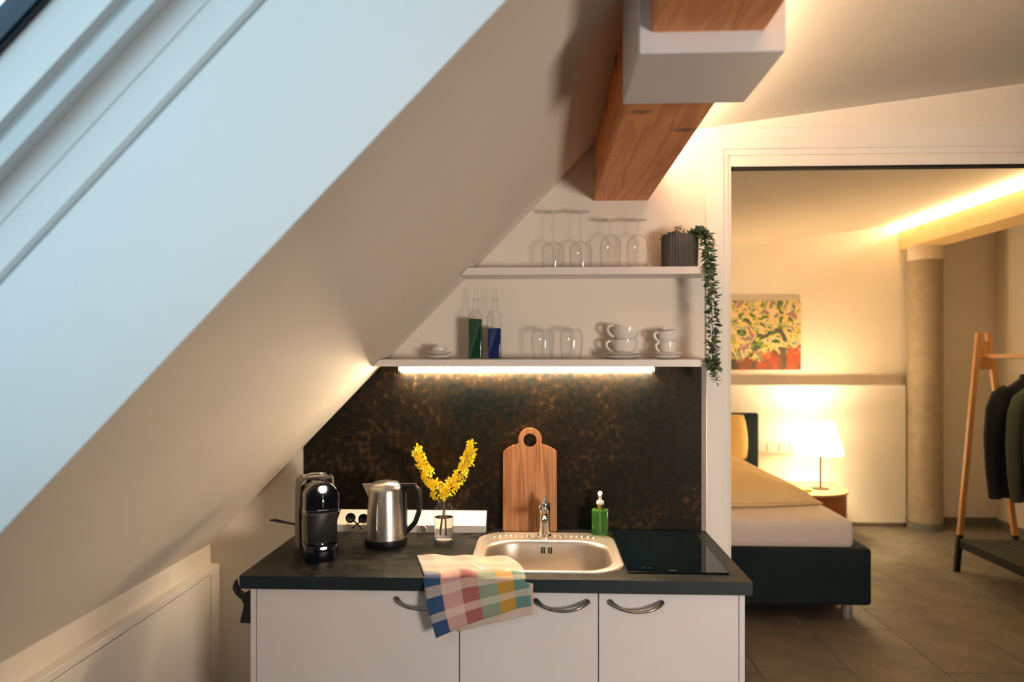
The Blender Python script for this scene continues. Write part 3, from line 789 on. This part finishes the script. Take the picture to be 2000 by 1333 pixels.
# towel
NU, NV = 44, 60
bm = bmesh.new(); uvl = bm.loops.layers.uv.new('UVMap')
grid = []
def lerp(a, b, t): return a + (b - a) * t
EDGE = .262  # length fraction position of the worktop edge from the hem (v)
for j in range(NV + 1):
    row = []
    v = j / NV   # 0 = hanging hem, 1 = back edge on the worktop
    for i in range(NU + 1):
        u = i / NU
        # path length along the towel for this column
        Lh = lerp(.158, .070, u ** .9)         # hanging length below edge
        Lt_ = lerp(.232, .205, u)              # lying length
        s = v * (Lh + Lt_) - Lh               # <0 hanging, >0 on top
        xe = lerp(-.345, -.050, u)             # x at the edge
        z_top = ZT + .0035 + .010 * math.exp(-((u - .42) / .10) ** 2) * math.exp(-((s - .02) / .05) ** 2)
        R_ = .012
        if s > R_:
            t = (s - R_) / Lt_
            x = xe + lerp(-.062, -.070, u) * t + (.0 if u < .75 else .018 * math.sin(PI * min(1, t)) * (u - .75) * 4)
            y_ = WF - .001 + s - R_ * .0 + .02 * (u - .0) * t
            z = z_top + .0035 * math.sin(u * 17 + s * 21) * min(1, s * 14) * .7 + .005 * (1 if u > .86 else 0) * math.sin((u - .86) / .14 * PI) * max(0, 1 - t * 1.2)
            if u > .93: z = max(z - .001, ZT + .002)
        elif s > -R_:
            a = (R_ - s) / (2 * R_) * PI / 2
            x = xe
            y_ = WF - .001 + R_ - R_ * math.sin(a) - .006 * math.sin(a); z = z_top - R_ + R_ * math.cos(a) - .0 * a
            y_ = WF + R_ - .001 - (R_ + .006) * math.sin(a)
        else:
            h = -s - R_
            x = xe + lerp(.30, .12, u) * h
            y_ = WF - .007 - .040 * min(1, h / .075) * (1 - .55 * u) - .02 * h - .004 * math.sin(u * 9 + .5) * min(1, h * 12)
            z = z_top - R_ - h
            if u > .8:
                q = (u - .8) / .2
                y_ += -.022 * q * q * min(1, h * 30); x += .012 * q * q; z += .004 * q
        row.append(bm.verts.new((x, y_, z)))
    grid.append(row)
for j in range(NV):
    for i in range(NU):
        f = bm.faces.new((grid[j][i], grid[j][i + 1], grid[j + 1][i + 1], grid[j + 1][i]))
        for lp, (a, b_) in zip(f.loops, ((i, j), (i + 1, j), (i + 1, j + 1), (i, j + 1))): lp[uvl].uv = (a / NU, b_ / NV)
tw = thing('dish_towel', 'colourful checked dish towel draped over the worktop edge', 'towel', (0, 0, 0))
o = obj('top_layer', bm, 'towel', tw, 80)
m_ = o.modifiers.new('solid', 'SOLIDIFY'); m_.thickness = .0022; m_.offset = 0
# folded under layer, peeking out at lower right
bm = bmesh.new(); uvl = bm.loops.layers.uv.new('UVMap')
g2 = []
for j in range(17):
    v = j / 16; row = []
    for i in range(25):
        u = i / 24
        x = lerp(-.262, -.028, u); hl = lerp(.142, .088, u)
        h = hl * (1 - v)
        row.append(bm.verts.new((x + lerp(.10, .02, u) * h, WF - .0035 - .012 * h, .890 - h)))
    g2.append(row)
for j in range(16):
    for i in range(24):
        f = bm.faces.new((g2[j][i], g2[j][i + 1], g2[j + 1][i + 1], g2[j + 1][i]))
        for lp, (a, b_) in zip(f.loops, ((i, j), (i + 1, j), (i + 1, j + 1), (i, j + 1))): lp[uvl].uv = (.80 - .75 * a / 24 if a < 15 else .30 + .2 * (a - 15) / 9 - .05, .55 + .2 * b_ / 16)
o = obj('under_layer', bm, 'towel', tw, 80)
m_ = o.modifiers.new('solid', 'SOLIDIFY'); m_.thickness = .0018; m_.offset = 0

# black hook on the cabinet side
hk = [(-0.8635, 0.8486), (-0.8635, 0.7510), (-0.8965, 0.7519), (-0.8959, 0.7626), (-0.8903, 0.7840), (-0.8857, 0.8055), (-0.8919, 0.8199), (-0.9089, 0.8341), (-0.9190, 0.8508), (-0.9190, 0.8615), (-0.9126, 0.8768), (-0.9120, 0.8646), (-0.9063, 0.8485), (-0.8996, 0.8411), (-0.8895, 0.8374), (-0.8826, 0.8398), (-0.8733, 0.8468)]
bm = bmesh.new(); prism(bm, hk, 'y', 2.150, 2.174, .001, 1)
o = obj('towel_hook', bm, 'black_plastic'); o.location = (0, 0, 0)
tag(o, 'black horn-shaped hook on the left cabinet side', 'hook')

# ------------------------------------------------------------------ items on the shelves
Z1, Z2 = 1.5315, 1.8555
SY = 2.665
def rim(z, r): return z, r
def glass_thing(name, label, cat, prof, loc, mat='clear_glass', group=None, n=36):
    t = thing(name, label, cat, loc, group=group)
    obj('bowl', B(lathe, prof, n), mat, t, 70)
    return t
# stemmed glasses standing upside down (rim on shelf)
def stemmed(label, x, rr, hb_, ht, foot, y=SY):
    t = thing('stemmed_glass', label, 'glass', (x, y, Z2), group='upturned stemmed glasses on the upper shelf')
    obj('bowl', B(lathe, [(rr * .86, 0), (rr * .96, hb_ * .3), (rr, hb_ * .6), (rr * .92, hb_ * .82), (rr * .6, hb_ * .96), (.006, hb_ + .004)], 40), 'clear_glass', t, 70)
    obj('stem', B(lathe, [(.006, hb_ + .003), (.0038, hb_ + .012), (.0034, ht - .02), (.005, ht - .008)], 16), 'clear_glass', t, 70)
    obj('foot', B(lathe, [(.005, ht - .008), (.014, ht - .0035), (foot, ht - .001), (foot, ht), (0, ht)], 40), 'clear_glass', t, 60)
stemmed('upturned large wine glass nearest the sloping ceiling', .037, .041, .098, .208, .033)
stemmed('upturned large wine glass, second from the sloping ceiling', .136, .041, .098, .208, .033)
stemmed('upturned short-stemmed glass, third from the sloping ceiling', .243, .038, .122, .176, .033)
stemmed('upturned short-stemmed glass beside the plant pot', .341, .039, .122, .176, .033)
# tumblers, upside down
for x, lab in ((.000, 'upturned clear tumbler next to the blue bottle'), (.103, 'upturned clear tumbler next to the stacked cups')):
    t = thing('tumbler', lab, 'glass', (x, SY, Z1), group='upturned tumblers on the lower shelf')
    obj('wall', B(lathe, [(.034, 0), (.038, .03), (.0415, .065), (.041, .085), (.034, .104), (.026, .109)], 36), 'tumbler_glass', t, 70)
    obj('base', B(lathe, [(.026, .109), (.0, .109)], 36), 'tumbler_glass', t, 70)
    obj('base_inside', B(lathe, [(.031, .100), (.015, .098), (0, .0975)], 36), 'tumbler_glass', t, 70)
# bottles
def bottle(label, x, fill, mat):
    t = thing('glass_bottle', label, 'bottle', (x, SY, Z1), group='square glass bottles on the lower shelf')
    bm = bmesh.new()
    rings = []
    for h, z in ((.024, 0), (.0245, .004), (.0245, .150), (.023, .160), (.017, .170), (.0115, .178)):
        rings.append([(p[0], p[1], z) for p in rrect(0, 0, h, h, min(.006 + max(0, z - .15) * .3, h * .96), 5)])
    loft(bm, rings, cap=False); lathe(bm, [(.0112, .176), (.0105, .20), (.0105, .212), (.0135, .213), (.0135, .218), (.0105, .219)], 24)
    obj('glass', bm, 'bottle_glass', t, 40)
    bm = bmesh.new(); bx(bm, -.0228, .0228, -.0228, .0228, .003, fill, .003, 2); obj('liquid', bm, mat, t, 40)
    obj('stopper', B(lathe, [(.006, .205), (.0075, .219), (.0085, .222), (.0085, .248), (.007, .252), (0, .252)], 20), 'bottle_glass', t, 50)
bottle('square bottle of dark green liquid on the lower shelf', -.243, .145, 'liquid_green')
bottle('square bottle of dark blue liquid on the lower shelf', -.174, .112, 'liquid_blue')
# porcelain
def saucer(label, x, z, r, group, y=SY, rimcol=None):
    t = thing('saucer', label, 'saucer', (x, y, z), group=group)
    obj('plate', B(lathe, [(0, .002), (r * .45, .002), (r * .5, 0), (r * .56, .001), (r * .8, .006), (r, .0125), (r * .995, .0138), (r * .75, .009), (r * .5, .005), (0, .0045)], 40), 'porcelain', t, 60)
    return t
def cup(label, x, z, r, h, group, cat='cup', taper=.62, y=SY, tilt=None, hy=0):
    t = thing('cup', label, cat, (x, y, z), group=group)
    prof = [(0, .003), (r * taper * .8, .003), (r * taper * .82, 0), (r * taper, .003), (r * (taper + (1 - taper) * .65), h * .35), (r * .97, h * .7), (r, h), (r * .96, h), (r * .93, h * .7), (r * (taper + (1 - taper) * .6), h * .36), (r * taper * .8, .007), (0, .006)]
    obj('bowl', B(lathe, prof, 36), 'porcelain', t, 60)
    bm = bmesh.new()
    tube(bm, [(-r * .94, 0, h * .88), (-r * 1.20, 0, h * .93), (-r * 1.42, 0, h * .78), (-r * 1.40, 0, h * .55), (-r * 1.15, 0, h * .30), (-r * .80, 0, h * .16)], [.0035, .0038, .0036, .0034, .0034, .0036], 8, flat=1.4)
    obj('handle', bm, 'porcelain', t, 60)
    if tilt: t.rotation_euler = tilt
    return t
saucer('lower large saucer under the stacked cups', .2845, Z1, .070, 'large saucers under the cups')
saucer('upper large saucer under the stacked cups', .2845, Z1 + .0095, .070, 'large saucers under the cups')
cup('large white cup standing on the saucers', .294, Z1 + .0148, .046, .055, 'large cups')
cup('large white cup tilted on top of another cup', .289, Z1 + .062, .046, .052, 'large cups', tilt=(math.radians(-4), math.radians(14), 0))
saucer('lower small saucer under the espresso cups', .444, Z1, .053, 'small saucers under the espresso cups')
saucer('upper small saucer under the espresso cups', .444, Z1 + .0095, .053, 'small saucers under the espresso cups')
cup('white espresso cup standing on the small saucers', .449, Z1 + .0148, .030, .047, 'espresso cups', taper=.78)
cup('white espresso cup on top of another espresso cup', .447, Z1 + .0585, .031, .045, 'espresso cups', taper=.78, tilt=(math.radians(5), math.radians(-6), 0))
saucer('lower small white dish at the left end of the shelf', -.375, Z1, .048, 'small dishes at the shelf end', rimcol=1)
saucer('upper small white dish at the left end of the shelf', -.376, Z1 + .0145, .049, 'small dishes at the shelf end')
t = thing('egg_cup', 'small white bowl topping the two small dishes', 'bowl', (-.375, SY, Z1 + .0195))
obj('bowl', B(lathe, [(0, 0), (.020, 0), (.026, .006), (.0265, .022), (.024, .026), (.0, .026)], 30), 'porcelain', t, 50)

# plant pot with trailing vine
PX, PY = .4900, 2.662
pp = thing('potted_plant', 'trailing green plant in a dark grey ribbed pot', 'potted plant', (PX, PY, Z2))
bm = bmesh.new(); n = 120; rings = []
for r, z, rib in ((.058, 0, 0), (.0615, .004, 1), (.0635, .05, 1), (.0645, .112, 1), (.0635, .118, 0), (.0605, .118, 0), (.059, .100, 0)):
    rings.append([((r + rib * .0013 * (1 if i % 3 else -1)) * math.cos(2 * PI * i / n), (r + rib * .0013 * (1 if i % 3 else -1)) * math.sin(2 * PI * i / n), z) for i in range(n)])
loft(bm, rings, cap=False); obj('pot', bm, 'pot', pp, 30)
obj('soil', B(lathe, [(.060, .104), (.03, .107), (0, .108)], 32), 'soil', pp, 60)
def leaf(bm, p, d, up, L_, W2):
    d = d.normalized(); s = d.cross(up)
    if s.length < 1e-4: s = d.orthogonal()
    s.normalize(); u = s.cross(d)
    q = [p, p + d * L_ * .35 + s * W2 + u * L_ * .06, p + d * L_ * .75 + s * W2 * .85, p + d * L_, p + d * L_ * .75 - s * W2 * .85, p + d * L_ * .35 - s * W2 + u * L_ * .06, p + d * L_ * .5 - u * L_ * .08]
    v = [bm.verts.new(x) for x in q]
    for i in range(6): bm.faces.new((v[i], v[(i + 1) % 6], v[6]))
def vine(label, pts, n, spread, L_, mat, seed, stem=.0016):
    rn = random.Random(seed); P = [Vector(p) for p in pts]
    bs = bmesh.new(); tube(bs, P, stem, 6); s_o = obj('stem', bs, 'stem_green', pp, 60)
    bm = bmesh.new()
    for i in range(n):
        u = (i + rn.random()) / n * (len(P) - 1); k_ = min(int(u), len(P) - 2)
        p = P[k_].lerp(P[k_ + 1], u - k_)
        d = Vector((rn.uniform(-1, 1), rn.uniform(-1, .35), rn.uniform(-.45, .45)))
        leaf(bm, p + d * spread * rn.uniform(.1, .7), d + Vector((0, 0, rn.uniform(-.3, .25))), Vector((rn.uniform(-.5, .5), rn.uniform(-.5, .5), 1)), L_ * rn.uniform(.7, 1.25), L_ * rn.uniform(.26, .38))
    o = obj('foliage', bm, mat, pp, recalc=False); o['label'] = label; o['kind'] = 'stuff'
VXo = .098
vine('dense trailing leaves hanging beside the shelf ends', [(.035, -.02, .112), (.058, -.045, .128), (.075, -.065, .11), (.082, -.080, .05), (VXo - .010, -.092, -.02), (VXo - .006, -.094, -.12), (VXo - .004, -.094, -.22), (VXo - .004, -.094, -.31), (VXo + .002, -.094, -.36)], 560, .021, .0225, 'leaf', 5)
vine('lower thin end of the trailing vine', [(VXo - .004, -.094, -.34), (VXo + .004, -.092, -.375), (VXo + .010, -.092, -.40)], 30, .010, .018, 'leaf', 15)
vine('short leaves on top of the pot', [(-.055, -.01, .112), (-.035, -.02, .122), (.0, -.02, .116), (.035, -.02, .118)], 46, .014, .018, 'leaf', 6)
vine('reddish side sprig on the right', [(.050, .0, .115), (.078, -.01, .132), (.100, -.015, .118), (.115, -.02, .090), (.118, -.02, .072)], 34, .005, .013, 'leaf_red', 8, .0012)
vine('upright sprig in the middle of the pot', [(-.012, .0, .105), (-.010, -.004, .135), (-.006, -.006, .150)], 14, .004, .014, 'leaf', 12, .0012)
vine('small sprig drooping on the left', [(-.045, -.01, .112), (-.064, -.02, .118), (-.074, -.022, .100)], 14, .004, .011, 'leaf_red', 19, .0012)

# ------------------------------------------------------------------ bedroom
bd = thing('bed', 'dark upholstered bed with white mattress beyond the doorway', 'bed', (0, 0, 0))
bm = bmesh.new(); bx(bm, .50, 1.904, 4.345, 6.50, .09, .423, .022, 4); obj('bed_base', bm, 'bed_fabric', bd, 50)
bm = bmesh.new(); bx(bm, .56, 1.822, 4.372, 6.48, .400, .583, .05, 6); obj('mattress', bm, 'sheet', bd, 60)
bm = bmesh.new(); bx(bm, .50, 1.880, 6.50, 6.57, .09, 1.035, .018, 4); obj('headboard', bm, 'bed_fabric', bd, 50)
for x in (.62, 1.785):
    for y in (4.41, 6.35):
        o = obj('leg', B(lathe, [(.030, 0), (.031, .004), (.031, .092)], 24, cap0=True), 'leg_metal', bd, 50); o.location = (x, y, 0)
def puff(nx, ny, f):
    bm = bmesh.new(); top = [[bm.verts.new(f(i / nx, j / ny, 1)) for i in range(nx + 1)] for j in range(ny + 1)]
    bot = [[bm.verts.new(f(i / nx, j / ny, 0)) for i in range(nx + 1)] for j in range(ny + 1)]
    for j in range(ny):
        for i in range(nx):
            bm.faces.new((top[j][i], top[j][i + 1], top[j + 1][i + 1], top[j + 1][i])); bm.faces.new((bot[j][i], bot[j + 1][i], bot[j + 1][i + 1], bot[j][i + 1]))
    for i in range(nx):
        bm.faces.new((bot[0][i], bot[0][i + 1], top[0][i + 1], top[0][i])); bm.faces.new((top[ny][i], top[ny][i + 1], bot[ny][i + 1], bot[ny][i]))
    for j in range(ny):
        bm.faces.new((top[j][0], top[j + 1][0], bot[j + 1][0], bot[j][0])); bm.faces.new((bot[j][nx], bot[j + 1][nx], top[j + 1][nx], top[j][nx]))
    return bm
MZ = .584
def duv(layer):
    def f(u, v, t):
        x = lerp(.62, 1.80 - .10 * v - layer * .02, u); y_ = lerp(4.69 - layer * .035, 6.12, v) + .13 * u ** 4 * (1 - v)
        eu = min(1, (1 - u) / .30); ev = min(1, v / .14)
        e = math.sqrt(max(0, 1 - (1 - min(eu, 1)) ** 2)) * (.35 + .65 * math.sqrt(max(0, 1 - (1 - ev) ** 2)))
        e2 = math.sqrt(max(0, 1 - (1 - min(1, (1 - v) / .12)) ** 2))
        wr = .010 * math.sin(9 * u + 13 * v + 2 * math.sin(7 * u)) + .007 * math.sin(23 * u - 9 * v)
        if layer == 0:
            return (x, y_, MZ + (.004 if t == 0 else .010 + (.055 + wr * .5) * e * e2))
        base = MZ + .014 + .056 * e * e2
        return (x - .02, y_ + .004, base + (0 if t == 0 else .012 + (.045 + .125 * v ** .8 * (1 - u * .75) + wr) * e * e2))
    return f
dv = thing('duvet', 'folded warm beige duvet lying on the bed', 'duvet', (0, 0, 0))
obj('lower_fold', puff(40, 30, duv(0)), 'duvet', dv, 70)
obj('upper_fold', puff(40, 30, duv(1)), 'duvet', dv, 70)
def pil(u, v, t):
    a = (2 * u - 1); b_ = (2 * v - 1)
    th = .085 * (max(0, 1 - a ** 4) * max(0, 1 - b_ ** 4)) ** .5
    x = .0 + a * .36 * (1 - .06 * b_ * b_); z = b_ * .20 * (1 - .06 * a * a)
    return (x, (-th if t else th) - .10 * -v * 0, z)
pl_ = thing('pillow', 'golden yellow pillow propped against the headboard', 'pillow', (1.385, 6.36, .845))
pl_.rotation_euler = (math.radians(-14), 0, 0)
obj('cover', puff(24, 16, pil), 'pillow', pl_, 70)
# nightstand
ns = thing('nightstand', 'low wooden nightstand with rounded corner beside the bed', 'nightstand', (1.96, 6.08, 0))
def nsp(e):
    p = [(0, .64), (0, -e), (.30, -e)]
    for i in range(1, 13):
        a = -PI / 2 + PI / 2 * i / 12; p.append((.30 + (.30 + e) * math.cos(a), .30 + (.30 + e) * math.sin(a)))
    p.append((.60 + e, .64)); return p
bm = bmesh.new(); prism(bm, nsp(0), 'z', 0.0, .385); obj('body', bm, 'night_wood', ns, 40)
bm = bmesh.new(); prism(bm, nsp(.014), 'z', .385, .405, .002, 1); obj('top', bm, 'night_top', ns, 40)
# lamp
lm = thing('table_lamp', 'glowing bedside lamp with white shade on the nightstand', 'lamp', (2.355, 6.36, .4055))
obj('base', B(lathe, [(.068, 0), (.070, .004), (.066, .010), (.012, .014), (.008, .02)], 32, cap0=True), 'lamp_metal', lm, 40)
obj('pole', B(lathe, [(.0075, .015), (.0075, .30), (.006, .42)], 14), 'lamp_metal', lm, 60)
bm = bmesh.new(); lathe(bm, [(.185, .300), (.110, .565)], 48)
o = obj('lamp_shade', bm, 'lamp_shade', lm, 60)
m_ = o.modifiers.new('solid', 'SOLIDIFY'); m_.thickness = .002
obj('bulb', B(lathe, [(.012, .37), (.03, .40), (.034, .43), (.02, .46), (0, .465)], 20), 'lamp_shade', lm, 60)
pd = bpy.data.lights.new('lamp_bulb_light', 'POINT'); pd.energy = LAMP_W; pd.color = WARM2; pd.shadow_soft_size = .05
po = bpy.data.objects.new('lamp_bulb_light', pd); C.objects.link(po); po.parent = lm; po.location = (0, 0, .50)
# rail with pegs and a small book
wr_ = thing('wall_rail', 'small white rail with pegs on the wall beside the headboard', 'rail', (0, 0, 0))
obj('shelf', B(bx, 1.92, 2.26, 6.64, 6.74, .672, .684, .002, 1), 'board_white', wr_)
obj('front_rail', B(bx, 1.92, 2.26, 6.645, 6.652, .738, .746), 'board_white', wr_)
for x in (1.995, 2.10, 2.19):
    bm = bmesh.new(); tube(bm, [(x, 6.648, .684), (x, 6.648, .752)], .006, 8); obj('peg', bm, 'rack_wood', wr_, 60)
bm = bmesh.new(); bx(bm, -.09, .09, -.06, .06, 0, .02, .002, 1)
o = obj('book', bm, 'book_green'); o.location = (2.13, 6.25, .4055); o.rotation_euler = (0, 0, .3)
tag(o, 'small greenish book on the nightstand', 'book')
# painting
pt_ = thing('painting', 'square abstract flower painting on the bedroom wall', 'painting', (1.60, BY, 1.405))
obj('canvas', B(bx, 0, .752, -.028, -.001, 0, .632, .002, 1), 'painting', pt_)

# clothes rack
RY0, RY1 = 4.42, 5.38
rk = thing('clothes_rack', 'wooden clothes rack with black slatted shelf', 'clothes rack', (0, 0, 0))
def leg_(y, xa, xb, cut=.262):
    xt0, xt1 = 3.105, 3.150
    xf = xa; xtop = xb
    def at(z): return xf + (xtop - xf) * z / 1.70
    return at
for y in (RY1, RY0):
    for xf, xtop in ((2.945, 3.100), (3.385, 3.165)):
        def at(z): return xf + (xtop - xf) * z / 1.70
        for nm, z0, z1, mt_ in (('leg', .262, 1.70, 'rack_wood'), ('leg_foot', 0, .262, 'rack_black')):
            hw = .0175
            bm = bmesh.new(); prism(bm, [(at(z0) - hw, z0), (at(z0) + hw, z0), (at(z1) + hw, z1), (at(z1) - hw, z1)], 'y', y - .017, y + .017, .002, 1)
            obj(nm, bm, mt_, rk)
    bm = bmesh.new(); prism(bm, [(3.090, 1.44), (3.180, 1.44), (3.160, 1.64), (3.108, 1.64)], 'y', y - .010, y + .010, .001, 1); obj('brace_plate', bm, 'rack_wood', rk)
bm = bmesh.new(); tube(bm, [(3.133, RY0, 1.535), (3.133, RY1, 1.535)], .0155, 16); obj('hanging_bar', bm, 'rack_wood', rk, 60)
obj('side_rail', B(bx, 2.955, 2.977, RY0, RY1, .175, .238, .002, 1), 'rack_black', rk)
obj('side_rail', B(bx, 3.360, 3.382, RY0, RY1, .175, .238, .002, 1), 'rack_black', rk)
for y in (RY0 + .03, RY1 - .05): obj('cross_bar', B(bx, 2.977, 3.360, y, y + .02, .19, .218), 'rack_black', rk)
for i in range(7):
    x = 2.985 + i * .0535; obj('slat', B(bx, x, x + .045, RY0 + .01, RY1 - .02, .219, .237, .002, 1), 'rack_black', rk)
def jacket(label, y, mat, w_, zt, zb, th, cx=3.133):
    h = thing('coat_hanger', 'wooden hanger carrying the ' + label.split(' hanging')[0].replace('dark ', 'dark '), 'hanger', (cx, y, 0))
    bm = bmesh.new(); tube(bm, [(0, 0, zt - .01), (0, 0, zt + .06), (.012, 0, zt + .105), (.022, 0, 1.553 - .004), (.010, 0, 1.5565), (-.010, 0, 1.553), (-.018, 0, 1.54)], .002, 6); obj('hook', bm, 'chrome', h, 60)
    bm = bmesh.new(); tube(bm, [(-w_ * .78, 0, zt - .115), (-w_ * .4, 0, zt - .05), (0, 0, zt - .01), (w_ * .4, 0, zt - .05), (w_ * .78, 0, zt - .115)], .008, 8); obj('arms', bm, 'rack_wood', h, 60)
    t = thing('jacket', label, 'jacket', (cx, y, 0))
    bm = bmesh.new(); n = 28; rings = []
    for z, ww, tt in ((zb, w_ * .80, th), (zb + .02, w_ * .82, th * 1.05), (zb + .25, w_ * .80, th), (zt - .28, w_ * .80, th), (zt - .16, w_ * .84, th), (zt - .11, w_ * .80, th * .9), (zt - .06, w_ * .52, th * .75), (zt - .02, w_ * .30, th * .6), (zt + .01, w_ * .26, th * .55)):
        rings.append([(ww * (abs(math.cos(a)) ** .6) * (1 if math.cos(a) >= 0 else -1), tt * math.sin(a) + .006 * math.sin(5 * a + z * 9), z) for a in [2 * PI * i / n for i in range(n)]])
    loft(bm, rings); obj('torso', bm, mat, t, 60)
    for sg in (-1, 1):
        bm = bmesh.new()
        tube(bm, [(sg * w_ * .60, 0, zt - .09), (sg * w_ * .80, 0, zt - .135), (sg * w_ * .93, -.004, zt - .22), (sg * w_ * 1.0, -.008, zt - .40), (sg * w_ * .99, -.012, zt - .60), (sg * w_ * .93, -.014, zb - .005)], [th * .8, th * 1.0, th * .98, th * .92, th * .82, th * .72], 14, flat=1.)
        obj('sleeve', bm, mat, t, 60)
jacket('black jacket hanging at the back of the rack', 4.86, 'jacket_black', .255, 1.41, .63, .052)
jacket('sage green jacket hanging in the middle of the rack', 4.70, 'jacket_green', .235, 1.40, .64, .048, 3.150)
jacket('dark blue jacket hanging nearest on the rack', 4.585, 'jacket_blue', .19, 1.39, .64, .045)
# wardrobe at the right edge
wd = thing('wardrobe', 'tall pale wardrobe at the right edge of the doorway', 'wardrobe', (0, 0, 0))
obj('carcass', B(bx, 2.535, 3.10, 3.05, 3.92, .0, 2.27, .002, 1), 'wardrobe_white', wd)
obj('door', B(bx, 2.538, 2.817, 3.03, 3.049, .06, 2.26, .002, 1), 'wardrobe_white', wd)
obj('door', B(bx, 2.820, 3.097, 3.03, 3.049, .06, 2.26, .002, 1), 'wardrobe_white', wd)

# unseen floor lamp added behind the viewer as front fill for the kitchen
LX, LY, LZ = 2.15, -1.75, 1.20
sl = thing('added_floor_lamp', 'added floor lamp behind the viewer giving the kitchen front fill light', 'floor lamp', (LX, LY, 0))
obj('base', B(lathe, [(.14, 0), (.14, .012), (.02, .02)], 32, cap0=True), 'lamp_metal', sl, 40)
bm = bmesh.new(); tube(bm, [(0, 0, .015), (0, 0, LZ)], .011, 12); obj('pole', bm, 'lamp_metal', sl, 60)
aim = (Vector((.36, 2.6, 1.22)) - Vector((LX, LY, LZ))).normalized()
p0 = Vector((0, 0, LZ))
bm = bmesh.new(); tube(bm, [p0 - aim * .02, p0 + aim * .0, p0 + aim * .12, p0 + aim * .30], [.05, .18, .34, .42], 32, cap=False); obj('lamp_shade', bm, 'frame_white', sl, 60)
sd = bpy.data.lights.new('added_fill_spot', 'SPOT'); sd.energy = SPOT_W; sd.color = (1., .84, .70); sd.spot_size = math.radians(70); sd.spot_blend = 1.; sd.shadow_soft_size = .36  # added fill spot lighting cabinets and shelf wall from the front
so = bpy.data.objects.new('added_fill_spot', sd); C.objects.link(so); so.parent = sl; so.location = p0 + aim * .70
so.rotation_euler = aim.to_track_quat('-Z', 'Y').to_euler()
